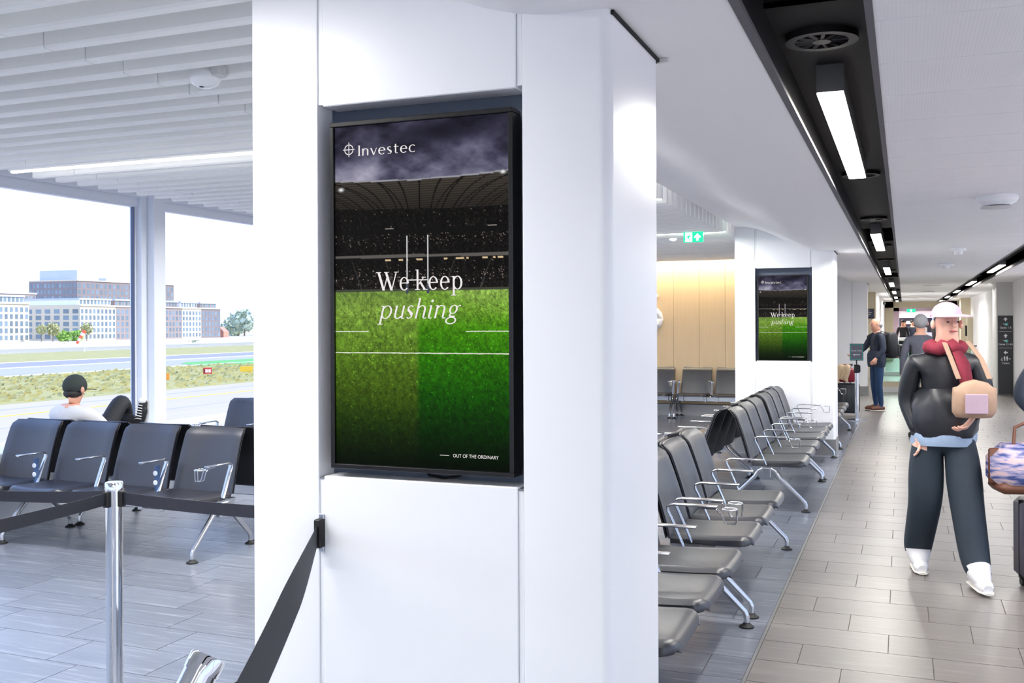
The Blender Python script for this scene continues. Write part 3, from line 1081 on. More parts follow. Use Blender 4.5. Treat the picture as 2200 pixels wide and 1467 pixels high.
t = thing('exit_sign', 'green running man exit sign hanging below white slats', 'sign', (-2.372, 12.0, 2.695))
MB().box(-.12, .12, -.012, .012, -.063, .063).build('panel', EXITGREEN, t)
MB().box(-.2, .2, -.02, .02, .075, .105).build('mounting_bar', SLAT, t)
MB().box(-.09, -.08, -.005, .005, .06, .08).box(.08, .09, -.005, .005, .06, .08).build('bracket', SLAT, t)
flat([[(-.098, -.056), (-.012, -.056), (-.012, .056), (-.098, .056)]], 'door_symbol', EXITWHITE, t, -.0125)
flat(arrow_up(.052, .0, .09), 'arrow', EXITWHITE, t, -.0125)
flat([[(-.046, .030), (-.036, .030), (-.036, .042), (-.046, .042)], [(-.066, .018), (-.03, .024), (-.052, -.014), (-.072, -.008)], [(-.034, .024), (-.018, .006), (-.024, .002), (-.040, .016)],
      [(-.066, .018), (-.088, .006), (-.084, .0), (-.064, .01)], [(-.054, -.012), (-.034, -.03), (-.04, -.054), (-.048, -.054), (-.044, -.03), (-.066, -.014)], [(-.07, -.01), (-.098, -.026), (-.104, -.022), (-.074, .0)]],
     'running_figure', EXITGREEN, t, -.013)

SIGNBLACK = M('sign_charcoal', srgb(44, 47, 52), 0.4, var=0.04)
TEAL = M('sign_teal', srgb(60, 168, 160), 0.4, var=0.1)
cw = sempty('column_wall_side', (0, 0, 0), 'narrow white pilaster carrying the black gates sign')
MB().rbox(1.95, 2.30, 24.9, 26.0, 0, CZ + 0.02, 0.01).build('panel', GREYWALL, cw)
t = thing('wayfinding_sign', 'tall black sign for Gates 1-5, Gates 21-24 and Toilets', 'sign', (2.13, 24.88, 0))
MB().rbox(-.155, .155, -.01, .015, .02, 1.79, .002).build('panel', SIGNBLACK, t)
for zc, txt, wd in ((1.52, 'Gates 1-5', .23), (1.145, 'Gates 21-24', .28)):
    flat(arrow_up(0, zc + .19, .085), 'arrow', SIGNWHITE, t, -.0115)
    flat(g_arc(.018, zc + .075, .036, .036, 0, 360, .036, .036, 20), 'globe_disc', TEAL, t, -.0115)
    flat([[(-.066, zc + .092), (.0, zc + .083), (.035, zc + .082), (.035, zc + .07), (.01, zc + .068), (-.03, zc + .078)]], 'plane_symbol', SIGNWHITE, t, -.012)
    obj('lettering', text_mesh('lettering', txt, SIGNWHITE, height=.045, width=wd), t, (0, -.0115, zc - .02))
    flat([[(-.13, zc - .085), (.13, zc - .085), (.13, zc - .081), (-.13, zc - .081)]], 'divider', SIGNWHITE, t, -.0115)
flat([[(b + .0, a - .0) for a, b in p] for p in arrow_up(0, 0, .085)], 'arrow', SIGNWHITE, t, -.0115).matrix_local = Matrix.Translation((0, 0, .96)) @ Matrix.Scale(-1, 4, (1, 0, 0))
fig = []
for cx in (-.022, .03):
    fig += g_arc(cx, .87, .011, .011, 0, 360, .011, .011, 12) + g_rect(cx - .015, .815, cx + .015, .855) + g_rect(cx - .011, .775, cx - .002, .82) + g_rect(cx + .002, .775, cx + .011, .82)
fig += g_arc(-.075, .795, .022, .022, 100, 360, .006, .006, 14) + g_rect(-.08, .80, -.072, .85) + g_rect(.06, .81, .10, .822)
flat(fig, 'toilet_symbols', SIGNWHITE, t, -.0115)
obj('lettering', text_mesh('lettering', 'Toilets', SIGNWHITE, height=.04, width=.15), t, (0, -.0115, .70))

t = thing('toilet_sign_stand', 'small portrait Female Toilets sign on a chrome belt post', 'sign', (-0.745, 17.7, 0))
MB().lathe([(.17, 0), (.17, .012), (.10, .022), (.03, .03)], n=28).build('base', ALU, t, 40)
MB().tube([(0, 0, .02), (0, 0, .80)], .031, 16).build('post', CHROME, t, 40)
MB().tube([(0, 0, .80), (0, 0, .94)], .042, 16).rbox(.03, .06, -.02, .02, .81, .93, .008).build('belt_head', RUBBER, t, 40)
pn = MB().rbox(-.107, .107, -.012, .012, 1.01, 1.292, .003).box(-.01, .01, -.008, .008, .93, 1.02).build('panel', RUBBER, t)
flat([[(-.098, 1.02), (.098, 1.02), (.098, 1.282), (-.098, 1.282)]], 'border', TEAL, pn, -.0125)
flat([[(-.09, 1.028), (.09, 1.028), (.09, 1.274), (-.09, 1.274)]], 'face', M('sign_grey_face', srgb(92, 96, 106), 0.3, var=0.04), pn, -.013)
obj('lettering', text_mesh('lettering', 'Female Toilets', SIGNWHITE, height=.022, width=.165), pn, (0, -.0135, 1.165))
flat([[(-.06, 1.105), (-.03, 1.12), (-.03, 1.11), (.055, 1.11), (.055, 1.10), (-.03, 1.10), (-.03, 1.09)]], 'arrow', SIGNWHITE, pn, -.0135)

# ================================================================== CEILING DEVICES
t = thing('ceiling_camera', 'white dome camera fixed under the ceiling slats', 'camera', (-2.87, 3.58, 2.745))
MB().lathe([(.058, .02), (.066, .0), (.066, -.012), (.055, -.03), (.033, -.042), (.001, -.045)], n=28).build('dome', WHITE, t, 60)
MB().lathe([(.012, -.04), (.011, -.047), (.001, -.049)], c=(-.005, -.015, .003), n=14).build('lens', RUBBER, t, 60)
MB().rbox(.04, .10, -.03, .03, -.005, .05, .006).build('mounting_box', GREYWALL, t)
t = thing('ceiling_beacon', 'large white round ceiling beacon near the camera', 'detector', (.62, 7.84, CZ))
MB().lathe([(.135, 0), (.14, -.02), (.125, -.045), (.09, -.06), (.088, -.066), (.001, -.067)], n=32).build('body', WHITE, t, 50)
MB().lathe([(.105, -.075), (.11, -.08), (.105, -.084), (.001, -.085)], n=28).build('skirt_ring', GREYWALL, t, 50)
t = thing('smoke_detector', 'small white smoke detector beyond the ceiling beacon', 'detector', (.62, 13.2, CZ))
MB().lathe([(.085, 0), (.085, -.03), (.05, -.035), (.045, -.07), (.001, -.075)], n=24).build('body', WHITE, t, 50)
t = thing('ceiling_speaker', 'small white ceiling box beyond the smoke detector', 'detector', (.60, 16.4, CZ))
MB().rbox(-.11, .11, -.05, .05, -.05, 0, .01).lathe([(.05, -.05), (.045, -.08), (.001, -.082)], n=20).build('body', WHITE, t, 50)
for y in (26.0, 31.4):
    o = MB().lathe([(.2, 0), (.2, -.012), (.001, -.014)], n=24).build('ceiling_disc', GREYWALL, None, 40, (.64, y, CZ), category='vent', group='flat round ceiling discs')
    o['label'] = 'flat round ceiling disc, %s of two far along the corridor' % ('nearer' if y < 30 else 'farther')
o = MB().lathe([(.05, 0), (.05, -.02), (.03, -.035), (.001, -.04)], n=16).build('ceiling_sensor', WHITE, None, 40, (-2.75, 12.6, 2.74), category='detector')
o['label'] = 'small flat sensor under the slats left of exit sign'

# ================================================================== BEAM SEATING
def seat_mesh():
    W, nx, ny, r = 0.265, 12, 14, 0.085
    top, bot = [], []
    ss = [0, .008, .02, .04, .07, .11, .16, .22, .28, .34, .40, .44, .46, .468]
    for s in ss:
        hw = W if s >= r else W - r + math.sqrt(max(0, r * r - (r - s) ** 2))
        e = min(s, 0.055) / 0.055
        rowt, rowb = [], []
        for i in range(nx + 1):
            a = -1 + 2 * i / nx
            a = math.copysign(abs(a) ** 0.7, a)
            x = a * hw
            zc = 0.446 - 0.022 * (1 - math.exp(-s / 0.2)) - 0.012 * (1 - a * a)
            ed = max(0, (abs(a) - 0.86) / 0.14)
            drop = 0.022 * (1 - math.sqrt(max(0, 1 - ed * ed))) + 0.046 * (1 - math.sqrt(max(0, 1 - (1 - e) ** 2)))
            rowt.append((x, s, zc - drop))
            rowb.append((x * 0.985, s + (0.012 if s < 0.02 else 0), 0.380 + 0.012 * (1 - e)))
        top.append(rowt)
        bot.append(rowb)
    return MB().slab(top, bot).mesh('seat', LEATHER, 50)


def back_mesh(off, th, name, mat):
    nx, ny = 12, 16
    fr, bk = [], []
    for j in range(ny + 1):
        v_ = j / ny
        z = 0.405 + 0.465 * v_
        y0 = 0.452 + 0.150 * v_ + 0.028 * max(0, (v_ - 0.86) / 0.14) ** 2 - 0.02 * math.sin(v_ * math.pi) * 0.5
        hw = 0.262 - 0.012 * (v_ - 0.5) - (0.015 * (1 - math.sqrt(max(0, 1 - max(0, (v_ - .955) / .045) ** 2))))
        rf, rb_ = [], []
        for i in range(nx + 1):
            a = -1 + 2 * i / nx
            c = 0.032 * (1 - a * a)
            ed = max(0, (abs(a) - 0.85) / 0.15)
            rnd = 0.012 * (1 - math.sqrt(max(0, 1 - ed * ed))) + 0.012 * max(0, (v_ - .93) / .07) ** 2
            rf.append((a * hw, y0 + c + off + rnd * (1 if off == 0 else 0), z))
            rb_.append((a * hw, y0 + c + off + th - rnd * 0.6 * (1 if off == 0 else 0), z - 0.004))
        fr.append(rf)
        bk.append(rb_)
    return MB().slab(fr, bk).mesh(name, mat, 50)


ME_SEAT = seat_mesh()
ME_BACK = back_mesh(0.0, 0.032, 'backrest', LEATHER)
ME_SHELL = back_mesh(0.0335, 0.009, 'back_shell', BACKSHELL)


def arm_mesh(double=False):
    m = MB()
    xs = (-0.0,)
    path = [(0, .335, .395), (0, .412, .57), (0, .43, .605), (0, .432, .628), (0, .412, .640), (0, .36, .643), (0, .17, .643), (0, .158, .640)]
    m.tube(path, [.016, .016, .016, .016, .016, .016, .016, .012], 10, True, sx=0.45, sy=1.25, ref=(0, -1, 0))
    m.rbox(-.022, .022, .155, .40, .640, .650, .004)
    return m.mesh('armrest', ALU, 50)


def cup_mesh():
    m = MB()
    ring = [(math.cos(2 * math.pi * i / 20) * .040, .088 + math.sin(2 * math.pi * i / 20) * .040, .634) for i in range(21)]
    m.tube(ring, .0042, 6, False)
    for dx in (-.012, .012):
        m.tube([(dx, .24, .632), (dx, .165, .632), (dx, .14, .615), (dx, .118, .565), (dx, .108, .556), (dx, .055, .556), (dx, .05, .57), (dx, .049, .632)], .0034, 6)
    return m.mesh('cup_holder', CHROME, 60)


def leg_mesh(front):
    s = -1 if front else 1
    f = lambda y: .33 + s * (.33 - 0) * y
    m = MB()
    m.tube([(0, f(.10), .365), (0, f(.22), .345), (0, f(.32), .29), (0, f(.97), .085), (0, f(1.0), .06), (0, f(1.0), .022)], [.026, .026, .022, .0165, .0165, .0165], 10, True, sx=1.0, sy=1.0)
    return m.mesh('leg', ALU, 50)


ME_ARM, ME_CUP, ME_LEGF, ME_LEGR = arm_mesh(), cup_mesh(), leg_mesh(True), leg_mesh(False)
ME_GL = MB().lathe([(.040, 0), (.040, .008), (.022, .018), (.016, .028)], n=18).mesh('glide', RUBBER, 40)
ME_HUB = MB().prism([(.20, .385), (.46, .385), (.43, .345), (.385, .27), (.275, .27), (.23, .345)], 'x', -.022, .022).mesh('leg_hub', ALU)
ME_BRK = MB().rbox(-.018, .018, .25, .41, .375, .396, .004).rbox(-.018, .018, .255, .275, .28, .38, .004).mesh('seat_bracket', ALU)
SOCK = M('socket_white', srgb(225, 230, 238), 0.4, var=0.02)
ME_PWR = MB().rbox(-.012, .012, .335, .375, .41, .60, .004).mesh('power_panel', M('socket_panel_blue', srgb(60, 86, 128), 0.4, var=0.05))
ME_SCK = MB().lathe([(.019, 0), (.019, -.004), (.012, -.006), (.001, -.004)], c=(0, .335, 0), n=18, axis='y').mesh('socket', SOCK, 40)
PITCH = 0.602


def bench(label, n, loc, rotz, cups=(), power=(), legs=None, group='black beam seating'):
    t = thing('beam_bench', label, 'bench', loc, rotz, group)
    half = n * PITCH / 2
    MB().rbox(-half - .02, half + .02, .295, .365, .285, .372, .006).build('beam', ALU, t)
    for i in range(n):
        x = -half + (i + .5) * PITCH
        obj('seat', ME_SEAT, t, (x, 0, 0))
        b = obj('backrest', ME_BACK, t, (x, 0, 0))
        obj('back_shell', ME_SHELL, b)
        for s in (-.2, .2):
            obj('seat_bracket', ME_BRK, t, (x + s, 0, 0))
    for i in range(n + 1):
        e = .012 if i == 0 else (-.012 if i == n else 0)
        a = obj('armrest', ME_ARM, t, (-half + i * PITCH + e, 0, 0))
        if i in cups:
            obj('cup_holder', ME_CUP, a)
        if i in power:
            p = obj('power_panel', ME_PWR, t, (-half + i * PITCH - .02, 0, 0))
            for z in (.545, .475):
                obj('socket', ME_SCK, p, (0, .001, z))
    for x in (legs or (-half + .01, half - .01)):
        obj('leg_hub', ME_HUB, t, (x, 0, 0))
        for me, y in ((ME_LEGF, 0), (ME_LEGR, .66)):
            lg_ = obj('leg', me, t, (x, 0, 0))
            obj('glide', ME_GL, lg_, (0, y, 0))
    return t


hpi = math.pi / 2
XF = -0.80
# corridor-facing row
bench('black corridor-facing bench cut off by the nearest column', 3, (XF, 4.575, 0), hpi, cups=(3,))
bench('black corridor-facing bench, second from nearest column, with cup holder', 3, (XF, 6.553, 0), hpi, cups=(0,))
bench('black corridor-facing bench after the gap, cup holder at its near end', 3, (XF, 9.86, 0), hpi, cups=(0, 3))
bench('black corridor-facing bench ending against the distant display column', 3, (XF, 11.80, 0), hpi, cups=(3,))
bench('small black bench beyond distant display column by the toilet sign', 4, (XF + .02, 14.78, 0), hpi, cups=(4,))
# lounge-facing row behind it
XL = -2.2
bench('lounge-facing bench back to back with bench nearest the column', 3, (XL, 4.575, 0), -hpi)
bench('lounge-facing bench with two curved black back tops in view', 3, (XL, 6.553, 0), -hpi)
bench('lounge-facing bench with tall dark backs and cup holder', 3, (XL, 9.86, 0), -hpi, cups=(3,))
bench('lounge-facing bench whose back tops end before distant display column', 3, (XL, 11.80, 0), -hpi)
# rows across the lounge by the windows
XC = -4.59 - 2 * PITCH
bench('four-seat bench facing the camera behind the belt barrier', 4, (XC, 5.58, 0), 0, cups=(4,), power=(1, 3), legs=(XC * 0 + 2 * PITCH - .01, -2 * PITCH + .62))
bench('window-facing bench where the capped person sits', 4, (XC, 7.0, 0), math.pi, legs=(-2 * PITCH + .01, 2 * PITCH - .62))
bench('farther camera-facing bench partly hidden by nearest column', 4, (-6.76 + 2 * PITCH, 8.16, 0), 0, cups=(0,))
bench('bench with backs just showing behind the farther camera-facing bench', 4, (-6.62 + 2 * PITCH, 9.55, 0), math.pi)
# gate wall
bench('bench under oak wall between gate number and distant column', 4, (-3.72 + 2 * PITCH, 16.99, 0), 0, cups=())
bench('bench under oak wall directly below the gate number', 4, (-3.78 - 2 * PITCH, 16.99, 0), 0, cups=(4,))


# ================================================================== BELT BARRIERS
def ribbon(points, cross, width, name, parent, sag=0.0, n=24, th=0.0012):
    """woven belt along straight/sagging line; cross(t) gives the width direction"""
    a, b = [], []
    p0, p1 = Vector(points[0]), Vector(points[-1])
    d = (p1 - p0).normalized()
    rows_t, rows_b = [], []
    for i in range(n + 1):
        t = i / n
        p = p0.lerp(p1, t) - Vector((0, 0, sag * 4 * t * (1 - t)))
        c = cross(t).normalized()
        nrm = d.cross(c).normalized()
        rt_, rb_ = [], []
        for k in range(9):
            q = (k / 8 - .5) * width
            rt_.append(p + c * q + nrm * th * (1 + .35 * (k % 2)))
            rb_.append(p + c * q - nrm * th)
        rows_t.append(rt_)
        rows_b.append(rb_)
    return MB().slab(rows_t, rows_b).build(name, BELT, parent, 60)


def stanchion(loc, label, slots=True):
    t = thing('belt_stanchion', label, 'stanchion', loc, 0, 'chrome belt stanchions')
    MB().lathe([(.17, 0), (.17, .014), (.16, .022), (.06, .034), (.04, .05)], n=36).build('base', CHROME, t, 40)
    MB().tube([(0, 0, .04), (0, 0, .985)], .0345, 28).build('post', CHROME, t, 40)
    MB().lathe([(.037, 0.965), (.037, .995), (.034, 1.0), (.001, 1.001)], n=32).build('cap', CHROME, t, 40)
    for (dx, dy) in ((-1, 0), (1, 0), (0, -1), (0, 1)) if slots else ():
        MB().rbox(-.014 + dx * .038, .014 + dx * .038, -.014 + dy * .038, .014 + dy * .038, .90, .965, .003).build('belt_slot', RUBBER, t)
    return t


UPV = lambda t: Vector((0, 0, 1))
st = stanchion((-3.062, 3.23, 0), 'chrome belt post standing in front of the window seats')
ribbon([(.045, 0, .935), (1.06, .03, .925)], UPV, .05, 'belt', st, .012)
ribbon([(0, -.045, .935), (-.06, -1.67, .935)], UPV, .05, 'belt', st, .02)
ribbon([(-.045, 0, .935), (-1.88, -.10, .935)], lambda t: Vector((0, -.35 * min(1, t * 3), 1)), .05, 'belt', st, .03)
stanchion((-3.13, 1.48, 0), 'chrome belt post at the end of the belt running back past the camera')
stanchion((-5.03, 3.12, 0), 'chrome belt post at the window end of the long belt')
ln_ = stanchion((-1.503, 1.124, 0.147), 'leaning polished post showing only its rounded top by the column', False)
ln_.rotation_euler = Vector((.24, .60, 1)).to_track_quat('Z', 'Y').to_euler()
t = thing('wall_belt', 'grey woven belt pulled from the column clip towards the camera', 'belt', (-1.724, 2.71, 0))
ribbon([(0, -.03, .985), (.50, -1.06, .915)], lambda u: Vector((-.55 * min(1, u * 2.2), -.25 * min(1, u * 2), 1 - .45 * min(1, u * 2))), .062, 'belt', t, .012, 40)
ribbon([(.498, -1.057, .915), (.405, -1.125, .862)], lambda u: Vector((-.55, -.25, .55)), .062, 'belt_end', t, 0.0, 6)
MB().rbox(-.013, .011, -.03, .004, .945, 1.035, .003).build('clip', RUBBER, t)
MB().rbox(-.009, .009, -.006, .004, .93, 1.05, .002).build('clip_plate', ALU, t)

# ================================================================== PEOPLE
SKIN = M('skin', srgb(214, 160, 136), 0.5, var=0.06, scale=20)
SKINPALE = M('skin_pale', srgb(228, 178, 158), 0.5, var=0.06, scale=20)
BLACKCLOTH = M('black_cloth', srgb(30, 32, 38), 0.7, var=0.2, scale=30, bump=0.2)
NAVY = M('navy_cloth', srgb(32, 42, 62), 0.7, var=0.18, scale=25, bump=0.2)
DENIM = M('blue_denim', srgb(32, 62, 98), 0.8, var=0.2, scale=30, bump=0.15)
TROUSER = M('dark_teal_trouser', srgb(34, 46, 58), 0.75, var=0.18, scale=20, bump=0.2)
GREYTEE = M('grey_tshirt', srgb(206, 206, 208), 0.8, var=0.06, scale=20, bump=0.15)
BROWNSHOE = M('brown_shoe', srgb(108, 66, 48), 0.5, var=0.15)
WHITESHOE = M('white_trainer', srgb(232, 232, 236), 0.5, var=0.04)
SOLE = M('pale_sole', srgb(230, 224, 214), 0.6, var=0.05)
HAIRGREY = M('grey_hair', srgb(150, 150, 152), 0.7, var=0.25, scale=60, stretch=(1, 1, .2))
HAIRDARK = M('dark_hair', srgb(36, 32, 30), 0.6, var=0.25, scale=60)
EYE = M('eye_dark', srgb(30, 24, 22), 0.3, var=0.1)
LIP = M('lip', srgb(176, 98, 92), 0.5, var=0.1)


def skin_body(name, J, E_, mats, region, parent, sub=2):
    """J: {joint: ((x,y,z), radius or (rx,ry))}; E_: bones; region(bone, t)->material index"""
    keys = list(J)
    me = bpy.data.meshes.new(name + '_cage')
    me.from_pydata([J[k][0] for k in keys], [(keys.index(a), keys.index(b)) for a, b in E_], [])
    o = bpy.data.objects.new(name + '_cage', me)
    COL.objects.link(o)
    sk = o.modifiers.new('skin', 'SKIN')
    sk.branch_smoothing = 0.6
    for i, k in enumerate(keys):
        r = J[k][1]
        me.skin_vertices[0].data[i].radius = r if isinstance(r, tuple) else (r, r)
        me.skin_vertices[0].data[i].use_root = (k == 'pelvis')
    ss = o.modifiers.new('sub', 'SUBSURF')
    ss.levels = sub
    ss.render_levels = sub
    dg = bpy.context.evaluated_depsgraph_get()
    out = bpy.data.meshes.new_from_object(o.evaluated_get(dg))
    bpy.data.objects.remove(o)
    bpy.data.meshes.remove(me)
    out.name = name
    out.materials.clear()
    for m in mats:
        out.materials.append(m)
    seg = [(Vector(J[a][0]), Vector(J[b][0]), a, b) for a, b in E_]
    for p in out.polygons:
        c = p.center
        best, bi = 1e9, 0
        for a, b, ka, kb in seg:
            d = b - a
            t = max(0, min(1, (c - a).dot(d) / max(1e-9, d.length_squared)))
            q = (c - (a + d * t)).length
            if q < best:
                best, bi = q, region(ka, kb, t)
        p.material_index = bi
        p.use_smooth = True
    return obj(name, out, parent)


def hand(parent, wrist, dirv, side, mat, grip=0.5, name='hand'):
    """palm, four unequal bent fingers and a thumb leaving the side of the palm"""
    d = Vector(dirv).normalized()
    s = Vector(side).normalized()
    s = (s - d * s.dot(d)).normalized()
    n = d.cross(s)
    w_ = Vector(wrist)
    m = MB()
    m.tube([w_ - d * .02, w_ + d * .03, w_ + d * .075, w_ + d * .09], [.024, .036, .038, .03], 10, True, sx=.45, sy=1.0, ref=tuple(n))
    for k, (off, L) in enumerate(((-.027, .07), (-.009, .08), (.009, .075), (.027, .058))):
        b = w_ + d * .082 + s * off
        p1 = b + d * L * .45 + n * (L * .25 * grip)
        p2 = p1 + d * L * .3 * (1 - grip * .6) + n * (L * .3 * grip)
        p3 = p2 + d * L * .22 * (1 - grip) + n * (L * .28 * grip)
        m.tube([b, p1, p2, p3], [.0092, .0088, .008, .0062], 7)
    b = w_ + d * .03 - s * .028
    m.tube([b, b + d * .025 - s * .022, b + d * .052 - s * .026 + n * .016 * grip, b + d * .07 - s * .02 + n * .03 * grip], [.013, .0115, .010, .007], 7)
    return m.build(name, mat, parent, 60)


def face(parent, c, fwd, mat, r=.095):
    """nose, eyes, mouth and ears on the head centred at c looking along fwd"""
    f = Vector(fwd).normalized()
    s = f.cross(Vector((0, 0, 1))).normalized()
    c = Vector(c)
    q = lambda a, b, e: tuple(c + f * (r * a) + s * (r * b) + Vector((0, 0, r * e)))
    MB().tube([q(.86, 0, .12), q(1.08, 0, -.2), q(1.0, 0, -.3)], [r * .07, r * .16, r * .1], 8).build('nose', mat, parent, 60)
    for b in (-.36, .36):
        MB().ball(q(.80, b, .06), r * .09, r * .09, r * .05, 8, 6).build('eye', EYE, parent, 60)
        MB().ball(q(0, b * 2.75, -.1), r * .16, r * .2, r * .32, 8, 6).build('ear', mat, parent, 60)
    MB().ball(q(.84, 0, -.56), r * .24 * abs(s.x) + r * .06, r * .24 * abs(s.y) + r * .06, r * .05, 8, 6).build('mouth', LIP, parent, 60)


def standing(k=1.0):
    """joints of a standing figure facing -y, 1.75 m tall for k=1"""
    J = {'pelvis': ((0, 0, .95), (.155, .115)), 'waist': ((0, .0, 1.08), (.14, .10)), 'chest': ((0, .0, 1.28), (.17, .115)), 'upchest': ((0, .005, 1.40), (.135, .09)),
         'neck': ((0, .0, 1.49), .055), 'chin': ((0, -.02, 1.56), (.066, .075)), 'head': ((0, -.015, 1.65), (.076, .094)), 'crown': ((0, .0, 1.715), (.06, .075))}
    for s, n in ((-1, 'r'), (1, 'l')):
        J['sh' + n] = ((s * .17, .0, 1.405), .072)
        J['el' + n] = ((s * .235, .03, 1.13), .05)
        J['wr' + n] = ((s * .25, -.04, .89), .031)
        J['hip' + n] = ((s * .092, 0, .88), .10)
        J['kn' + n] = ((s * .1, -.015, .49), .066)
        J['an' + n] = ((s * .1, .03, .09), .048)
        J['toe' + n] = ((s * .115, -.14, .035), .036)
    return J


BONES = [('pelvis', 'waist'), ('waist', 'chest'), ('chest', 'upchest'), ('upchest', 'neck'), ('neck', 'chin'), ('chin', 'head'), ('head', 'crown')]
for n in 'rl':
    BONES += [('upchest', 'sh' + n), ('sh' + n, 'el' + n), ('el' + n, 'wr' + n), ('pelvis', 'hip' + n), ('hip' + n, 'kn' + n), ('kn' + n, 'an' + n), ('an' + n, 'toe' + n)]


def clothes(top, leg, shoe, skin, sleeve_end=0.97):
    mats = [skin, top, leg, shoe]

    def region(a, b, t):
        if b in ('chin', 'head', 'crown'):
            return 0
        if a == 'upchest' and b == 'neck':
            return 1 if t < .55 else 0
        if b[:2] == 'wr':
            return 1 if t < sleeve_end else 0
        if b[:2] in ('kn', 'an') or b[:3] == 'hip':
            return 2 if not (b[:2] == 'an' and t > .97) else 3
        if b[:3] == 'toe':
            return 3 if t > .25 else 2
        return 1
    return mats, region


def shoes(parent, J, mat, sole, lace=None):
    for n in 'rl':
        a, b = Vector(J['an' + n][0]), Vector(J['toe' + n][0])
        d = (b - a)
        d.z = 0
        d.normalize()
        heel = a - d * .055
        z0 = min(a.z - .09, b.z - .035)
        p = [Vector((heel.x, heel.y, z0 + .05)), Vector((a.x, a.y, z0 + .06)), Vector((a.x, a.y, z0 + .055)) + d * .07, Vector((b.x, b.y, z0 + .042)), Vector((b.x, b.y, z0 + .036)) + d * .035]
        sh = MB().tube(p, [.034, .044, .046, .046, .028], 12, True, sx=1.0, sy=1.0).build('shoe', mat, parent, 60)
        q = [Vector((heel.x, heel.y, z0 + .012)) - d * .02, Vector((a.x, a.y, z0 + .012)) + d * .05, Vector((b.x, b.y, z0 + .012)), Vector((b.x, b.y, z0 + .012)) + d * .05]
        MB().tube(q, [.034, .042, .045, .026], 12, True, sx=.28, sy=1.05, ref=(0, 0, 1)).build('sole', sole, sh, 60)


LEATHERJ = M('black_jacket', srgb(34, 36, 42), 0.4, var=0.3, scale=9, bump=0.5)
# ---- walking woman in pink cap
P = thing('person', 'walking person in pale pink cap, black jacket and red scarf', 'person', (.235, 7.0, 0), R(12))
J = standing()
J.update({'pelvis': ((0, 0, .96), (.16, .12)), 'waist': ((0, -.01, 1.09), (.155, .115)), 'chest': ((0, -.02, 1.28), (.185, .13)), 'upchest': ((0, -.025, 1.40), (.15, .10)),
          'neck': ((.0, -.03, 1.49), .056), 'chin': ((.01, -.05, 1.565), (.066, .074)), 'head': ((.012, -.045, 1.66), (.076, .094)), 'crown': ((.012, -.03, 1.73), (.06, .075)),
          'shr': ((-.18, -.01, 1.40), .082), 'elr': ((-.215, .07, 1.14), .062), 'wrr': ((-.17, -.03, .93), .038), 'shl': ((.18, -.02, 1.40), .08), 'ell': ((.25, -.06, 1.17), .062), 'wrl': ((.12, -.22, 1.05), .036),
          'hipr': ((-.10, .02, .86), .135), 'knr': ((-.11, .0, .50), .112), 'anr': ((-.12, .20, .13), .098), 'toer': ((-.125, .06, .035), .036),
          'hipl': ((.10, -.02, .86), .135), 'knl': ((.10, -.14, .52), .110), 'anl': ((.12, -.27, .14), .096), 'toel': ((.13, -.44, .045), .036)})
mats, reg = clothes(LEATHERJ, TROUSER, WHITESHOE, SKINPALE)
skin_body('body', J, BONES, mats, reg, P)
face(P, (.012, -.05, 1.645), (.25, -1, 0), SKINPALE)
hand(P, (.12, -.22, 1.05), (-.55, -.25, -.55), (0, -1, .2), SKINPALE, .8)
hand(P, (-.17, -.03, .93), (.1, -.3, -1), (0, -1, 0), SKINPALE, .6)
shoes(P, J, WHITESHOE, SOLE)
PINKCAP = M('pale_pink_cap', srgb(214, 176, 196), 0.7, var=0.05, scale=20)
PINK = M('pink_band', srgb(222, 120, 160), 0.7, var=0.08)
cap = MB().ball((.012, -.035, 1.695), .091, .107, .086, 20, 12, lambda p: [p[0], p[1], max(p[2], 1.685)]).build('cap', PINKCAP, P, 60)
pk = []
for i in range(9):
    a = -1.15 + 2.3 * i / 8
    dx, dy = math.sin(a + .25), -math.cos(a + .25)
    pk.append([(.012 + dx * .09, -.035 + dy * .10, 1.698), (.012 + dx * .13, -.035 + dy * (.13 + .05 * math.cos(a)), 1.692), (.012 + dx * .15, -.035 + dy * (.14 + .075 * math.cos(a)), 1.683)])
MB().slab([[(x, y, z + .004) for x, y, z in r] for r in pk], [[(x, y, z - .002) for x, y, z in r] for r in pk]).build('peak', PINKCAP, cap, 60)
MB().tube([(.012 + math.sin(2 * math.pi * i / 24) * .090, -.035 - math.cos(2 * math.pi * i / 24) * .106, 1.69) for i in range(25)], .007, 6, False).build('band', PINK, cap, 60)
MB().ball((.012, .02, 1.60), .078, .075, .12, 14, 10).build('hair', HAIRDARK, P, 60)
SCARF = M('red_scarf', srgb(138, 44, 62), 0.85, var=0.2, scale=40, bump=0.3)
sc_ = MB()
sc_.tube([(math.sin(2 * math.pi * i / 20) * .095, -.035 - math.cos(2 * math.pi * i / 20) * .085, 1.485 + .012 * math.sin(i * 1.7)) for i in range(21)], [.042 + .008 * math.sin(i * 2.1) for i in range(21)], 8, False)
sc_.tube([(.05, -.12, 1.47), (.08, -.165, 1.38), (.10, -.165, 1.26), (.11, -.17, 1.18)], [.04, .055, .055, .045], 8, True, sx=.5)
sc_.build('scarf', SCARF, P, 60)
def skirt(prof, c, ry, n=28, wav=.012):
    rows = []
    for r, z in prof:
        rows.append([(c[0] + (r + wav * math.sin(5 * q + z * 20)) * math.cos(q), c[1] + (r + wav * math.sin(4 * q + z * 14)) * ry * math.sin(q), c[2] + z) for q in [2 * math.pi * i / n for i in range(n)]])
    return MB().sheet(rows, True)


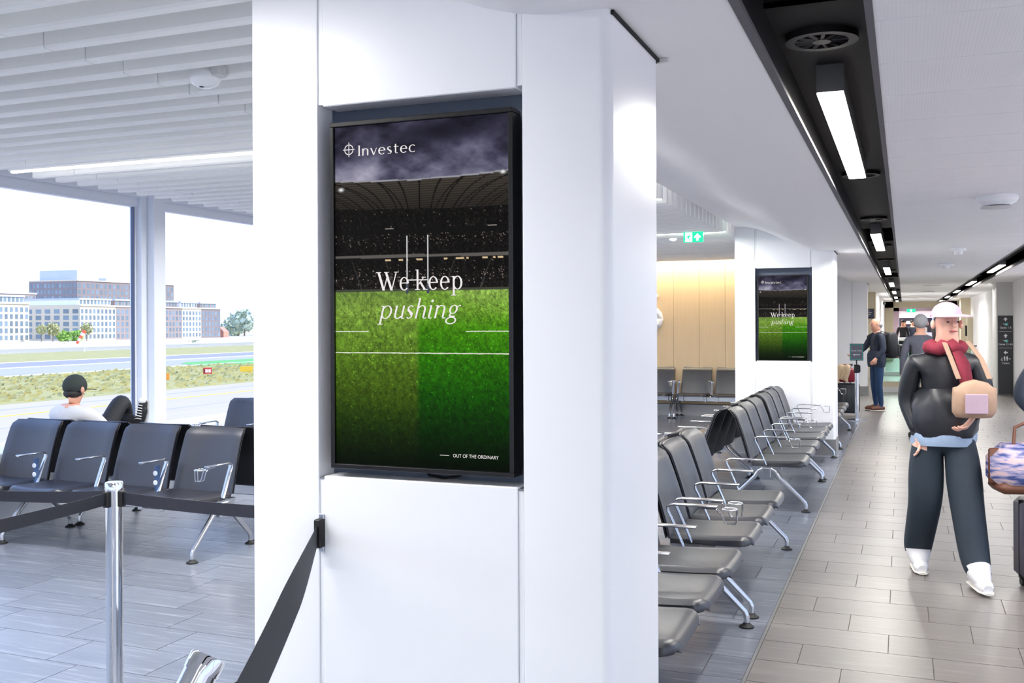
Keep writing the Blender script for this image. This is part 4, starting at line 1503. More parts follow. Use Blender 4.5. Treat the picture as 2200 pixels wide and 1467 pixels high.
skirt([(.192, .0), (.198, .03), (.196, .07), (.18, .10)], (0, -.005, .86), .82).build('shirt_hem', M('pale_blue_hem', srgb(150, 170, 196), 0.8, var=0.1, scale=30), P, 60)
skirt([(.190, 0), (.204, .04), (.205, .12), (.196, .20), (.178, .27), (.14, .31)], (0, -.012, .915), .80).build('jacket', LEATHERJ, P, 60)
bg_ = thing('shoulder_bag', 'tan soft bag carried against the front of walking person', 'bag', (.40, 6.72, 1.06), R(12))
TAN = M('tan_canvas', srgb(172, 142, 120), 0.8, var=0.12, scale=25, bump=0.3)
MB().ball((0, 0, .11), .15, .065, .15, 20, 12, lambda p: [max(-.125, min(.125, p[0])) + .03 * (p[2] - .1), p[1], max(.0, min(.235, p[2])) - .25 * abs(p[0]) * (p[2] > .2)]).build('pouch', TAN, bg_, 60)
MB().tube([(-.09, .0, .24), (-.12, .05, .36), (-.14, .12, .46)], .013, 6, True, sx=.4, sy=1.6).tube([(.09, .0, .24), (.06, .06, .36), (.0, .14, .47)], .013, 6, True, sx=.4, sy=1.6).build('strap', TAN, bg_, 60)
MB().rbox(-.07, .06, -.078, -.062, .03, .15, .004).build('front_pocket', M('lilac_pocket', srgb(176, 152, 168), 0.7, var=0.1), bg_)

# ---- person at the right edge with suitcase and patterned bag
P = thing('person', 'dark dressed person entering at the picture edge beside patterned bag', 'person', (.98, 7.35, 0), R(20))
J = standing()
J.update({'elr': ((-.30, -.03, 1.16), .068), 'wrr': ((-.27, -.22, 1.04), .036), 'shr': ((-.18, 0, 1.40), .09), 'anl': ((.1, -.2, .09), .05), 'toel': ((.115, -.36, .035), .036), 'knl': ((.1, -.12, .5), .075)})
mats, reg = clothes(NAVY, BLACKCLOTH, BLACKCLOTH, SKINPALE)
skin_body('body', J, BONES, mats, reg, P)
face(P, (0, -.02, 1.64), (0, -1, 0), SKINPALE)
hand(P, (-.27, -.22, 1.04), (.05, -.3, -1), (1, 0, 0), SKINPALE, .85)
hand(P, (.25, -.04, .89), (0, -.2, -1), (0, -1, 0), SKINPALE, .5)
MB().ball((0, .01, 1.69), .088, .108, .085, 16, 10).build('hair', HAIRDARK, P, 60)
shoes(P, J, BLACKCLOTH, RUBBER)
PURPLEGREY = M('purple_grey_shell', srgb(74, 70, 84), 0.4, var=0.08)


def suitcase(loc, rotz, w_, d_, h_, mat, label, handle=.35, group=None, trim=RUBBER):
    t = thing('suitcase', label, 'suitcase', loc, rotz, group)
    MB().rbox(-w_ / 2, w_ / 2, -d_ / 2, d_ / 2, .06, .06 + h_, .035).build('shell', mat, t, 60)
    rb_ = MB()
    for i in range(5):
        x = -w_ * .36 + w_ * .72 * i / 4
        rb_.rbox(x - .012, x + .012, -d_ / 2 - .005, d_ / 2 + .005, .11, .01 + h_, .003)
    rb_.build('ribs', mat, t, 60)
    MB().box(-w_ / 2 - .002, w_ / 2 + .002, -.006, .006, .08, .05 + h_).build('zip', trim, t)
    for sx2 in (-1, 1):
        for sy2 in (-1, 1):
            MB().lathe([(.026, -.012), (.028, 0), (.026, .012)], (sx2 * (w_ / 2 - .05), sy2 * (d_ / 2 - .05), .028), 16, 'x').build('wheel', RUBBER, t, 40)
            MB().rbox(sx2 * (w_ / 2 - .05) - .02, sx2 * (w_ / 2 - .05) + .02, sy2 * (d_ / 2 - .05) - .02, sy2 * (d_ / 2 - .05) + .02, .045, .075, .004).build('wheel_mount', RUBBER, t)
    if handle:
        zt = .06 + h_ + handle
        for s in (-.07, .07):
            MB().tube([(s, d_ / 2 - .05, .05 + h_), (s, d_ / 2 - .05, zt)], .008, 8).build('handle_rod', ALU, t)
        MB().tube([(-.085, d_ / 2 - .05, zt), (.085, d_ / 2 - .05, zt)], .014, 8).build('handle_grip', RUBBER, t, 60)
    MB().tube([(-.05, 0, .06 + h_), (-.04, 0, .085 + h_), (.04, 0, .085 + h_), (.05, 0, .06 + h_)], .008, 6).build('carry_handle', RUBBER, t, 60)
    return t


suitcase((.84, 6.9, 0), R(15), .38, .25, .50, PURPLEGREY, 'purple-grey suitcase under the patterned bag at picture edge', 0)
PAT = M('patterned_cloth', srgb(150, 140, 168), 0.8, var=0.5, scale=9, stretch=(1, 1, 5))
_n, _l = PAT.node_tree.nodes, PAT.node_tree.links
_r = _n.new('ShaderNodeValToRGB')
_e = _r.color_ramp.elements
_e[0].position, _e[0].color = .40, (*srgb(62, 78, 134), 1)
_e[1].position, _e[1].color = .60, (*srgb(206, 180, 182), 1)
_x = _e.new(.5)
_x.color = (*srgb(150, 148, 186), 1)
_nz = [q for q in _n if q.type == 'TEX_NOISE'][0]
_l.new(_nz.outputs['Fac'], _r.inputs[0])
_l.new(_r.outputs[0], _n['Principled BSDF'].inputs['Base Color'])
t = thing('holdall', 'blue and pink patterned holdall resting on purple-grey suitcase', 'bag', (.72, 6.86, .60), R(15))
MB().rbox(-.24, .24, -.15, .15, .004, .30, .085).build('pouch', PAT, t, 80)
MB().rbox(-.215, .215, -.128, .128, .0, .075, .03).rbox(-.243, .243, -.02, .02, .05, .27, .01).build('base_trim', BROWNSHOE, t, 60)
MB().tube([(-.12, -.06, .28), (-.10, -.03, .40), (0, 0, .44), (.10, -.03, .40), (.12, -.06, .28)], .011, 8).build('handle', BROWNSHOE, t, 60)

# ---- man waiting by the toilet sign
P = thing('person', 'bald man in navy jacket and jeans holding a trolley handle', 'person', (-.47, 19.77, 0), R(-62))
J = standing()
J.update({'elr': ((-.25, -.12, 1.17), .058), 'wrr': ((-.22, -.33, 1.03), .034), 'ell': ((.26, .0, 1.14), .058), 'wrl': ((.25, -.14, .98), .034), 'pelvis': ((0, 0, .95), (.17, .14)), 'waist': ((0, -.02, 1.08), (.17, .14)),
          'chest': ((0, .0, 1.28), (.19, .135)), 'head': ((0, -.035, 1.645), (.078, .098)), 'chin': ((0, -.035, 1.555), (.068, .08))})
mats, reg = clothes(NAVY, DENIM, BROWNSHOE, SKIN)
skin_body('body', J, BONES, mats, reg, P)
face(P, (0, -.035, 1.63), (0, -1, 0), SKIN)
hand(P, (-.22, -.33, 1.03), (0, -1, -.2), (1, 0, 0), SKIN, .8)
hand(P, (.25, -.14, .98), (0, -.7, -.7), (0, 0, 1), SKIN, .6)
skirt([(.178, 0), (.192, .05), (.192, .15), (.18, .24), (.15, .3)], (0, -.01, .82), .84).build('jacket_hem', NAVY, P, 60)
shoes(P, J, BROWNSHOE, SOLE)
MB().ball((0, .05, 1.60), .078, .055, .06, 14, 8).build('hair', HAIRGREY, P, 60)
t = thing('backpack', 'black backpack worn by the bald man in navy', 'backpack', (-.47, 19.77, 0), R(-62))
MB().rbox(-.15, .15, .16, .36, .98, 1.46, .05).build('pack', BLACKCLOTH, t, 60)
MB().rbox(-.12, .12, .34, .40, 1.02, 1.24, .02).build('front_pocket', BLACKCLOTH, t, 60)
MB().rbox(-.10, .10, .33, .385, .985, 1.03, .01).build('brown_patch', BROWNSHOE, t, 60)
for s in (-1, 1):
    MB().tube([(s * .1, .18, 1.44), (s * .12, .03, 1.485), (s * .13, -.12, 1.40), (s * .13, -.14, 1.25), (s * .14, .02, 1.08), (s * .12, .18, 1.04)], .016, 6, True, sx=.4, sy=1.5).build('strap', BLACKCLOTH, t, 60)

YELLOW = M('yellow_zip', srgb(196, 164, 34), 0.5, var=0.08)
GREYSHELL = M('charcoal_shell', srgb(52, 58, 62), 0.45, var=0.08)
suitcase((-.93, 18.45, 0), 0, .40, .26, .52, GREYSHELL, 'charcoal suitcase with yellow zip standing behind toilet sign', .32, trim=YELLOW)
t = thing('duffel_bag', 'dark red duffel bag on top of charcoal suitcase', 'bag', (-.95, 18.43, .605))
RED = M('dark_red_nylon', srgb(146, 24, 44), 0.6, var=0.12, scale=12, bump=0.3)
MB().rbox(-.20, .18, -.12, .06, .0, .24, .05).build('pouch', RED, t, 60)
MB().tube([(-.1, -.03, .23), (-.08, -.03, .30), (.06, -.03, .30), (.08, -.03, .23)], .01, 6).build('handle', RED, t, 60)
t = thing('draped_jacket', 'beige jacket draped over the dark red duffel bag', 'jacket', (-.97, 18.28, .62))
rows_t, rows_b = [], []
for i in range(9):
    v_ = i / 8
    rt_, rb_ = [], []
    for j in range(9):
        u = j / 8
        x = -.09 + .2 * u - .05 * v_ + .012 * math.sin(v_ * 9 + u * 4)
        y = .05 - .10 * min(1, v_ * 2.2) + .012 * math.sin(u * 14)
        z = .29 - .30 * max(0, v_ - .25) - .12 * v_ * (u - .3) + .01 * math.sin(u * 11)
        rt_.append((x, y, z))
        rb_.append((x, y + .012, z - .006))
    rows_t.append(rt_)
    rows_b.append(rb_)
BEIGEJ = M('beige_jacket', srgb(206, 180, 146), 0.85, var=0.1, scale=25, bump=0.3)
MB().slab(rows_t, rows_b).build('coat_body', BEIGEJ, t, 60)
MB().tube([(-.08, -.05, .22), (-.11, -.07, .12), (-.12, -.06, .01), (-.10, -.06, -.03)], [.04, .038, .036, .034], 10).build('sleeve', BEIGEJ, t, 60)

# ---- far figures seen past the walking person
P = thing('person', 'grey-haired person in grey coat walking behind the pink cap', 'person', (.22, 15.2, 0), R(185))
J = standing()
mats, reg = clothes(M('grey_coat', srgb(84, 86, 98), 0.8, var=0.15), NAVY, BLACKCLOTH, SKIN)
skin_body('body', J, BONES, mats, reg, P, 1)
face(P, (0, -.015, 1.64), (0, -1, 0), SKIN)
MB().ball((0, .015, 1.665), .094, .112, .105, 16, 10).build('hair', HAIRGREY, P, 60)
hand(P, (-.25, -.04, .89), (0, -.1, -1), (0, -1, 0), SKIN)
hand(P, (.25, -.04, .89), (0, -.1, -1), (0, -1, 0), SKIN)
shoes(P, J, BLACKCLOTH, RUBBER)
for i, (x, y, top) in enumerate(((-.05, 47.0, BLACKCLOTH), (.35, 48.5, NAVY), (.02, 51.0, M('brown_coat', srgb(120, 70, 50), 0.8, var=0.15)))):
    P = thing('person', ['tiny dark figure in front of the far shopfront', 'tiny navy figure right of far dark figure', 'tiny brown-coated figure at the far shopfront'][i], 'person', (x, y, 0), R(30 * i))
    J = standing()
    mats, reg = clothes(top, BLACKCLOTH, BLACKCLOTH, SKIN)
    skin_body('body', J, BONES, mats, reg, P, 1)
    MB().ball((0, .01, 1.68), .09, .108, .09, 10, 8).build('hair', HAIRDARK, P, 60)

# ---- seated man by the window
P = thing('person', 'seated person in dark cap and grey t-shirt with feet up by window', 'person', (-6.9, 6.85, 0), 0)
J = {'pelvis': ((.0, .05, .53), (.16, .13)), 'waist': ((0, -.02, .66), (.16, .12)), 'chest': ((0, -.075, .80), (.185, .12)), 'upchest': ((.0, -.085, .885), (.15, .085)), 'neck': ((.005, -.075, .955), .058),
     'chin': ((.01, -.05, 1.02), (.068, .076)), 'head': ((.01, -.05, 1.10), (.077, .094)), 'crown': ((.01, -.055, 1.165), (.062, .076)),
     'shr': ((.20, -.07, .865), .078), 'elr': ((.27, .12, .68), .05), 'wrr': ((.17, .30, .66), .034), 'shl': ((-.20, -.07, .865), .078), 'ell': ((-.27, .12, .68), .05), 'wrl': ((-.16, .3, .66), .034),
     'hipr': ((.1, .10, .54), .105), 'knr': ((.09, .44, .97), .085), 'anr': ((-.06, .70, .66), .05), 'toer': ((-.12, .84, .70), .036),
     'hipl': ((-.1, .10, .54), .10), 'knl': ((-.12, .50, .78), .075), 'anl': ((.25, .50, .76), .048), 'toel': ((.285, .52, .90), .036)}
mats, reg = clothes(GREYTEE, BLACKCLOTH, BLACKCLOTH, SKIN, .2)
skin_body('body', J, BONES, mats, reg, P)
DARKCAP = M('dark_green_cap', srgb(44, 52, 50), 0.8, var=0.12, scale=40)
cap = MB().ball((.01, -.05, 1.115), .095, .112, .105, 20, 12, lambda p: [p[0], p[1], max(p[2], 1.07)]).build('cap', DARKCAP, P, 60)
MB().slab([[(.01 + x, .04 + .02 * (1 - abs(x) / .07), 1.085), (.03 + x * .9, .12 + .03 * (1 - abs(x) / .07), 1.075)] for x in (-.07, -.035, 0, .035, .07)],
          [[(.01 + x, .04 + .02 * (1 - abs(x) / .07), 1.08), (.03 + x * .9, .12 + .03 * (1 - abs(x) / .07), 1.07)] for x in (-.07, -.035, 0, .035, .07)]).build('peak', DARKCAP, cap, 60)
MB().ball((.01, -.072, 1.05), .078, .085, .05, 14, 8).build('hair', HAIRDARK, P, 60)
face(P, (.01, -.045, 1.09), (.1, 1, 0), SKIN)
hand(P, (.17, .30, .66), (-.6, .7, 0), (0, 0, 1), SKIN, .6)
hand(P, (-.16, .30, .66), (.6, .7, 0), (0, 0, 1), SKIN, .6)
# upright sneaker of the crossed leg, toe up
SNK = M('black_canvas', srgb(34, 34, 38), 0.8, var=0.15)
s_ = MB().tube([(.245, .50, .715), (.25, .505, .78), (.262, .51, .86), (.27, .515, .93), (.272, .515, .955)], [.03, .046, .048, .044, .024], 12, True, sx=.8, sy=1.0).build('shoe', SNK, P, 60)
MB().ball((.268, .50, .945), .04, .034, .03, 12, 8).build('toe_cap', WHITESHOE, s_, 60)
for z in (.78, .805, .83, .855, .88, .905):
    MB().tube([(.215 + (z - .78) * .12, .462, z), (.25 + (z - .78) * .12, .452, z + .008), (.292 + (z - .78) * .12, .464, z)], .0045, 5).build('lace', WHITESHOE, s_)
MB().tube([(.25, .555, .72), (.262, .56, .82), (.275, .562, .95)], [.03, .04, .03], 10, True, sx=.3, sy=1.1, ref=(0, 1, 0)).build('sole', WHITESHOE, s_, 60)
MB().tube([(.06, .90 - .2, .62), (-.06, .72, .63), (-.16, .86, .66)], [.03, .046, .034], 10).build('shoe', SNK, P, 60)

# ================================================================== FAR CORRIDOR
MAGENTA = M('magenta_panel', srgb(176, 60, 136), 0.5, var=0.05)
NAVYSIGN = M('navy_sign', srgb(38, 44, 76), 0.4, var=0.05)
struct('wall_left_corridor', MB().box(-1.0, -0.775, 31.8, YE, 0, 3.32), PLASTER, label='white corridor wall beyond the columns')
struct('wall_lounge_side', MB().box(-2.2, -2.0, YG + 0.25, YE, 0, 3.32), GREYWALL, label='pale wall behind the far columns')
cb_ = sempty('column', (-0.005, 31.0, 0), 'beige column with a small navy notice')
MB().prism(rounded(-1.99, -1.3, 0, 0.8, 0.016, 0.003), 'z', 0, 2.95).build('panel', BEIGE, cb_, 30)
MB().prism(rounded(-1.296, -0.77, 0, 0.8, 0.003, 0.02), 'z', 0, 2.95).build('panel', BEIGE, cb_, 30)
t = thing('notice_board', 'small navy notice with white lines on the beige column', 'sign', (-.93, 30.985, 1.91))
MB().rbox(-.12, .12, -.01, .01, -.145, .145, .003).build('panel', NAVYSIGN, t)
for i, w_ in enumerate((.09, .14, .12, .07)):
    flat([[(-.09, .075 - i * .05), (-.09 + w_, .075 - i * .05), (-.09 + w_, .085 - i * .05), (-.09, .085 - i * .05)]], 'text_line', SIGNWHITE, t, -.0105)
o = MB().rbox(-.774, -.74, 56, 70, 0, 2.4, .01).build('magenta_panel', MAGENTA, None, None, category='panel')
o['label'] = 'tall magenta wall panel far down the corridor'
o = MB().ball((0, 0, 0), .06, .06, .06, 12, 8).build('dome_camera', RUBBER, None, 60, (-.72, 42, 2.40), category='camera')
o['label'] = 'small black dome camera high on the far white wall'
# portal frames
for i, (y, x0, x1) in enumerate(((46.0, -.77, 2.1), (60.0, -.6, 1.9))):
    struct('trim_portal_%d' % (i + 1), MB().box(x0, x0 + .35, y, y + .3, 0, CZ).box(x1 - .35, x1 + .2, y, y + .3, 0, CZ).box(x0, x1, y, y + .3, 2.28, CZ), [BEIGE, PLASTER][i], label='portal frame across the far corridor')
struct('wall_far_end', MB().box(-1, XR, YE - .2, YE, 1.95, 3.32).box(-1, XR, YE + 3, YE + 3.2, 0, 3.3).box(-1, -.3, YE - .2, YE + 3, 0, 1.95).box(1.9, XR, YE - .2, YE + 3, 0, 1.95), PLASTER, label='far end wall with a shop opening')
t = thing('shopfront', 'dark far shopfront under a bright light box', 'shop', (.6, YE + 1.2, 0))
MB().box(-.9, 1.2, .8, 1.0, .9, 1.95).build('back_panel', M('shop_dark', srgb(70, 58, 62), 0.6, var=0.2), t)
MB().box(-.9, 1.2, .0, .5, 0, .95).build('counter', GREYWALL, t)
MB().box(-.75, .1, .74, .8, 1.55, 1.72).build('light_box', glow('shop_light', (1, 0.98, 0.95), 2.0), t)
for i in range(6):
    MB().rbox(-.8 + i * .3, -.62 + i * .3, .2, .4, .95, 1.2 + .05 * (i % 3), .02).build('display_item', (MAGENTA, NAVYSIGN, BEIGE)[i % 3], t)
o = MB().box(-.2, .2, -.02, .02, -.08, .08).build('exit_sign', EXITGREEN, None, None, (.33, 52.0, 2.22), category='sign')
o['label'] = 'tiny green exit sign far down the corridor'
flat(arrow_up(0, 0, .12), 'arrow', EXITWHITE, o, -.021)
MB().box(-.1, -.09, -.005, .005, .08, CZ - 2.22).box(.09, .1, -.005, .005, .08, CZ - 2.22).build('hanger', RUBBER, o)
# balustrade round the stair void
t = thing('glass_balustrade', 'glass balustrade with steel rail across the corridor behind the bald man', 'balustrade', (0, 25.0, 0))
for a, b in ((-.55, .17), (.19, .95), (.97, 1.5)):
    MB().box(a + .01, b - .01, -.008, .008, .26, 1.08).build('glass_pane', GLASS_GREEN, t)
for x in (-.55, .18, .96, 1.5):
    MB().box(x - .02, x + .02, -.03, .03, 0, 1.1).build('post', STEEL, t)
MB().tube([(-.6, 0, 1.11), (1.55, 0, 1.11)], .025, 10).build('handrail', STEEL, t, 60)
MB().box(-.6, 1.55, -.05, .05, 0, .13).build('plinth', GREYWALL, t)
MB().box(-.6, 1.55, -.03, .03, .13, .26).build('plinth_cap', BEIGE, t)
t = thing('glass_balustrade', 'second glass balustrade seen through the nearer one', 'balustrade', (0, 33.0, 0))
for a, b in ((-.55, .5), (.5, 1.5)):
    MB().box(a + .01, b - .01, -.008, .008, .1, 1.08).build('glass_pane', GLASS_GREEN, t)
MB().rbox(-.6, 1.55, -.06, .06, 1.08, 1.18, .01).build('handrail', PLASTER, t, 60)
MB().box(-.6, 1.55, -.1, .1, 0, .12).build('plinth', GREYWALL, t)
# right wall items
t = thing('wall_phone', 'black handset on pale board fixed to the corridor wall', 'phone', (2.2, 39.0, 1.25))
MB().box(-.10, .08, -.25, .25, -.5, .6).build('board', BEIGE, t)
MB().rbox(-.16, -.1, -.04, .04, -.1, .28, .01).build('handset', RUBBER, t)
struct('wall_right_return', MB().box(1.95, XR, 40.0, 41.0, 0, CZ), BEIGE, label='beige wall return on corridor side')
struct('wall_right_bay', MB().box(1.75, XR, 58.0, 60.0, 0, CZ), PLASTER, label='white wall bay on corridor side')

# ================================================================== AIRFIELD OUTSIDE
ZG = -7.35
TARMAC = M('apron_concrete', srgb(186, 172, 156), 0.9, var=0.10, scale=0.05, stretch=(6, 1, 1))
TAXI = M('taxiway_asphalt', srgb(166, 162, 160), 0.9, var=0.08, scale=0.04, stretch=(6, 1, 1))
RUNWAY = M('runway_asphalt', srgb(146, 143, 144), 0.9, var=0.14, scale=0.03, stretch=(8, 1, 1))
GRASS = M('rough_grass', srgb(166, 158, 100), 0.95, var=0.22, scale=0.25)
GRASS2 = M('lush_grass', srgb(104, 170, 92), 0.95, var=0.12, scale=0.2)
PAINT = M('runway_paint', srgb(232, 230, 226), 0.8, var=0.05)
YPAINT = M('yellow_paint', srgb(220, 180, 70), 0.8, var=0.05)
WATER = M('dock_water', srgb(150, 162, 172), 0.08, spec=0.6, var=0.06, scale=0.02, stretch=(3, 1, 1), bump=0.1, bscale=0.4)
QUAY = M('quay_stone', srgb(206, 196, 180), 0.9, var=0.08, scale=0.2)


def ground(name, x0, x1, mat, z=ZG, label=None, y0=-300, y1=1100):
    return struct(name, MB().box(x0, x1, y0, y1, z - 1.0, z), mat, label=label)


ground('ground_apron', -96.0, -8.5, TARMAC, label='pale concrete apron below the terminal')
ground('ground_apron_east_added', 2.9, 260.0, TARMAC, label='added pale apron on the unseen side, bouncing daylight into the corridor')  # unseen ground added to throw light up through the right windows
ground('ground_near_grass', -148.0, -96.0, GRASS, ZG + .03, 'strip of rough grass beside apron')
ground('ground_taxiway', -178.0, -148.0, TAXI, ZG, 'grey taxiway')
ground('ground_runway', -206.0, -178.0, RUNWAY, ZG, 'grey runway')
ground('ground_far_grass', -272.0, -206.0, GRASS, ZG + .03, 'far strip of rough grass by the dock')
ground('ground_dock_water', -346.0, -272.0, WATER, ZG - .6, 'still dock water')
ground('ground_quay', -900.0, -346.0, QUAY, ZG + 2.2, 'stone quay across the dock')
struct('ground_island_grass', MB().prism([(-163, 196), (-158, 188), (-140, 176), (-134, 260), (-160, 300)], 'z', ZG, ZG + .05), GRASS2, label='bright green grass island')
struct('ground_line_runway', MB().box(-205.5, -203.5, -200, 800, ZG, ZG + .06).box(-180, -177.5, -200, 800, ZG, ZG + .06).box(-150, -148.6, -200, 800, ZG, ZG + .06), PAINT, label='white runway edge lines')
struct('ground_line_apron', MB().box(-84, -83.2, -200, 600, ZG, ZG + .02), YPAINT, label='yellow apron line')
struct('ground_seam_apron', MB().box(-90.5, -89.5, -200, 600, ZG, ZG + .02).box(-74, -73.4, -200, 600, ZG, ZG + .02).box(-62, -61.6, -200, 600, ZG, ZG + .02), TAXI, label='grey seams in the apron')
tuft = MB()
for i in range(2600):
    x, y = random.uniform(-147, -97), random.uniform(60, 190)
    h, s = random.uniform(.2, .5), random.uniform(.4, 1.2)
    a = random.uniform(0, 3)
    tuft.add([(x - s * math.cos(a), y - s * math.sin(a), ZG), (x + s * math.cos(a), y + s * math.sin(a), ZG), (x, y + s * .5, ZG + h)], [(0, 1, 2)])
tuft.build('grass_tufts', GRASS, None, kind='stuff', label='tufts of grass between apron and taxiway')

CREAM = M('cream_stone', srgb(222, 208, 182), 0.85, var=0.04, scale=0.3)  # facade colours lightened to stand in for distance haze
BRICK = M('grey_brick', srgb(166, 150, 144), 0.85, var=0.06, scale=0.6)
DARKBR = M('dark_brick', srgb(146, 134, 132), 0.85, var=0.06, scale=0.6)
ROOFG = M('roof_grey', srgb(200, 204, 212), 0.7, var=0.05, scale=0.3)
WGLASS = M('far_window_glass', srgb(120, 138, 150), 0.15, spec=0.8, var=0.2, scale=0.3, objvar=.25)
K = 1.08
FX = -330 * K


def zz(z):
    return (z - 1.65) * K + 1.65


def block(name_label, y0, y1, zt, mat, rows, cols, depth=30.0, attic=None, side_cols=0, fx=FX, wfill=.55, group='office blocks across the dock', base=None, extra_w=0.0):
    """office block: front faces +x, gable faces -y; windows set into both as recessed pieces"""
    zb = ZG + 2.2
    t = thing('office_block', name_label, 'building', (fx, y0, zb), 0, group)
    L, H = y1 - y0, zt - zb
    MB().box(-depth, 0, 0, L, 0, H).build('wall', mat, t)
    MB().box(-depth, .5, 0, L, H, H + .7).build('parapet', CREAM, t)
    if attic:
        za, am = attic
        MB().box(-depth + 1.5, -2.2, 1.6, L - 1.0, H + .7, za - zb).build('attic', am, t)
        MB().box(-depth + 1.0, -1.7, 1.2, L - .6, za - zb, za - zb + .8).build('roof', ROOFG, t)
        n = max(4, int(L / 2.3))
        aw = MB().box(-2.25, -2.12, -.68, .68, .0, 2.0).mesh('attic_window', WGLASS)
        for i in range(n):
            obj('attic_window', aw, t, (0, 1.6 + (L - 2.6) * (i + .5) / n, H + 1.0))
    rh = (H - 1.2) / rows
    cw_ = L / cols
    me = MB().box(-.35, .06, -cw_ * wfill / 2, cw_ * wfill / 2, -rh * .34, rh * .34).mesh('window', WGLASS)
    fr_ = MB().box(-.3, .09, cw_ * wfill / 2 - .12, cw_ * wfill / 2, -rh * .34, rh * .34).mesh('window_reveal', mat)
    for r in range(rows):
        for c in range(cols):
            o_ = obj('window', me, t, (0, (c + .5) * cw_, rh * (r + .5) + .3))
    if side_cols:
        cs = depth / side_cols
        ms = MB().box(-cs * .3, cs * .3, -.06, .3, -rh * .34, rh * .34).mesh('gable_window', WGLASS)
        for r in range(rows):
            for c in range(side_cols):
                obj('gable_window', ms, t, (-(c + .5) * cs, 0, rh * (r + .5) + .3))
    return t


block('leftmost cream office block across the dock', 270 * K, 302 * K, zz(10.5), CREAM, 5, 13, 28, (zz(13.4), ROOFG), 0)
block('cream office block with brown attic set back between two blocks', 318 * K, 345 * K, zz(12.6), CREAM, 6, 11, 22, (zz(16.2), BRICK), 0, FX - 43)
block('cream office block with long shaded gable left of windsock', 328.8 * K, 349.6 * K, zz(10.2), CREAM, 5, 9, 40, (zz(13.0), PLASTER), 7)
block('grey brick office block right of the windsock', 349.7 * K, 377 * K, zz(10.1), BRICK, 5, 10, 28, (zz(13.0), BRICK))
block('grey brick office block left of the narrow cream bay', 377.2 * K, 393.4 * K, zz(10.0), BRICK, 5, 7, 28, (zz(12.9), BRICK))
block('narrow cream office bay between two brick blocks', 393.6 * K, 408 * K, zz(9.95), CREAM, 5, 6, 28, (zz(12.8), PLASTER))
block('grey brick office block at the end of the row', 408.2 * K, 423 * K, zz(9.9), DARKBR, 5, 6, 28, (zz(12.7), BRICK))
tb = block('tall dark brick office tower rising behind the row', 396.6 * K, 470 * K, zz(25.2), DARKBR, 9, 24, 36, None, 13, -400 * K, .5)
MB().box(-30, -2, 2, 18, zz(25.2) - ZG - 2.2 + .7, zz(25.2) - ZG - 2.2 + 6.2).build('plant_room', ROOFG, tb)
MB().box(-24, -4, 26, 60, zz(25.2) - ZG - 2.2 + .7, zz(25.2) - ZG - 2.2 + 2.6).build('roof_plant', ROOFG, tb)
o = MB().prism([(-6, 0), (0, 0), (0, 3.2), (-3, 5.8), (-6, 3.2)], 'y', 0, 4.5).build('brick_house', M('red_brick', srgb(206, 150, 130), 0.9, var=0.1), None, None, (FX - 2, 428 * K, ZG + 2.2), category='building')
o['label'] = 'small red brick gabled house beyond the office row'

# trees across the dock
LEAF = [M('leaf_%d' % i, c, 0.9, var=0.3, scale=0.8) for i, c in enumerate((srgb(160, 196, 96), srgb(192, 190, 136), srgb(186, 198, 178)))]  # palest leaf colour has haze mixed into it
BARK = M('bark', srgb(120, 104, 90), 0.9, var=0.2)


def tree(x, y, h, r, mat, label, group, n=240, zb=ZG + 2.2):
    t = thing('tree', label, 'tree', (x, y, zb), 0, group)
    MB().tube([(0, 0, 0), (.1, 0, h * .5)], [r * .07, r * .04], 6).build('trunk', BARK, t)
    m = MB()
    for i in range(n):
        a, b = random.uniform(0, 2 * math.pi), math.acos(random.uniform(-1, 1))
        q = random.uniform(.55, 1.0)
        c = Vector((r * q * math.sin(b) * math.cos(a), r * q * math.sin(b) * math.sin(a), h - r * .95 + r * .95 * q * math.cos(b)))
        s = r * random.uniform(.14, .26)
        u, v_ = Vector((random.gauss(0, 1), random.gauss(0, 1), random.gauss(0, 1))).normalized(), Vector((random.gauss(0, 1), random.gauss(0, 1), random.gauss(0, 1))).normalized()
        m.add([c + u * s, c + v_ * s, c - u * s, c - v_ * s], [(0, 1, 2, 3)])
    m.build('foliage', mat, t)


qx = FX + 8
for i, (u_y, h, r, mt, lab) in enumerate(((312.8, 5.0, 3.2, 0, 'round bright green tree on the quay, nearer of two'), (319.4, 5.0, 3.0, 0, 'round bright green tree on the quay, second of two'),
                                          (307, 8.2, 3.0, 1, 'yellowish street tree before the set-back cream block'), (301.2, 7.4, 2.3, 1, 'yellowish street tree beside leftmost cream block'),
                                          (325.0, 8.2, 2.8, 1, 'yellowish street tree beside the shaded gable'))):
    tree(qx, u_y * K, h, r, LEAF[mt], lab, 'trees on the quay')
for i in range(9):
    tree(-380 - 14 * (i % 3), (438 + i * 11.5) * K, 15 + 3.5 * math.sin(i * 2.3), 7.5, LEAF[2], 'hazy grey-green tree, %s from the end of the office row' % ('first', 'second', 'third', 'fourth', 'fifth', 'sixth', 'seventh', 'eighth', 'ninth')[i], 'hazy trees beyond the offices', 200)
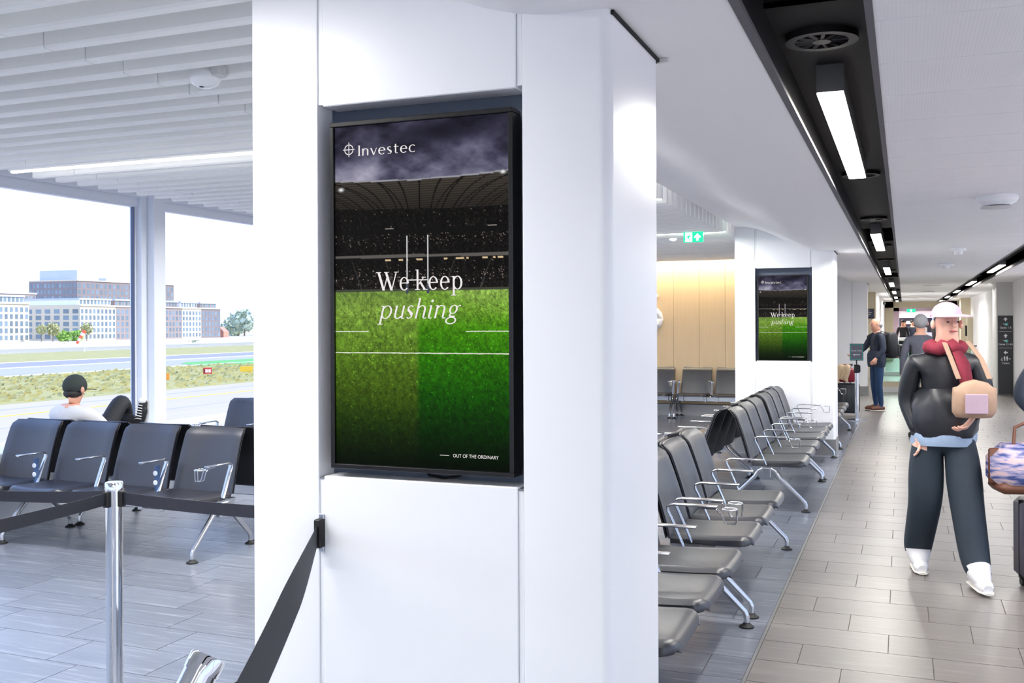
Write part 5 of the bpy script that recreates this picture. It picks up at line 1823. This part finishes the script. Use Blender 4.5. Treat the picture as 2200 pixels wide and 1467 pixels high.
# windsock
t = thing('windsock', 'drooping orange and white windsock before the cream offices', 'windsock', (-262, 263, ZG))
MB().tube([(0, 0, 0), (0, 0, 7.6)], .12, 8).build('mast', PAINT, t)
OR = M('windsock_orange', srgb(240, 110, 84), 0.8, var=0.05)
p0, p1 = Vector((0, 0, 7.5)), Vector((-1.6, -1.9, 2.9))
for i in range(5):
    a, b = p0.lerp(p1, i / 5), p0.lerp(p1, (i + 1) / 5)
    MB().tube([a, b], [.75 - .07 * i, .75 - .07 * (i + 1)], 12).build('sock_band', OR if i % 2 == 0 else M('windsock_white', srgb(250, 226, 214), 0.8, var=0.03), t, 60)
# airfield signs
SREDM = M('sign_red', srgb(214, 70, 66), 0.6, var=0.04)
SYEL = M('sign_yellow', srgb(240, 196, 60), 0.6, var=0.04)
t = thing('airfield_sign', 'red airfield sign with blurred white marks on the grass', 'sign', (-117.4, 146.8, ZG), R(40))
t.scale = (.52, .52, .52)
MB().rbox(-1.45, 1.45, -.12, .12, .35, 2.6, .05).build('panel', SREDM, t)
MB().box(-1.1, -.95, -.06, .06, 0, .4).box(.95, 1.1, -.06, .06, 0, .4).build('leg_frame', ROOFG, t)
MB().rbox(-.75, .05, -.15, -.12, .9, 2.0, .02).rbox(.25, 1.05, -.15, -.12, .9, 2.0, .02).build('white_mark', SIGNWHITE, t)
MB().rbox(-1.3, -1.0, -.15, -.12, .6, 2.3, .02).build('dark_mark', RUBBER, t)
t = thing('airfield_sign', 'long plain yellow airfield sign on the grass by the column', 'sign', (-116, 156.3, ZG), R(40))
t.scale = (.52, .52, .52)
MB().rbox(-2.2, 2.2, -.12, .12, .35, 2.3, .05).build('panel', SYEL, t)
MB().box(-1.6, -1.45, -.06, .06, 0, .4).box(1.45, 1.6, -.06, .06, 0, .4).build('leg_frame', ROOFG, t)
t = thing('airfield_sign', 'black and orange airfield sign beside the mullion', 'sign', (-111.7, 129.0, ZG), R(40))
t.scale = (.52, .52, .52)
MB().rbox(-1.4, .35, -.12, .12, .3, 2.4, .05).build('panel', RUBBER, t)
MB().rbox(.37, 1.4, -.12, .12, .3, 2.4, .05).build('orange_panel', M('sign_orange', srgb(236, 150, 50), 0.6, var=0.05), t)
MB().box(-1.0, -.9, -.06, .06, 0, .35).box(.9, 1.0, -.06, .06, 0, .35).build('leg_frame', ROOFG, t)
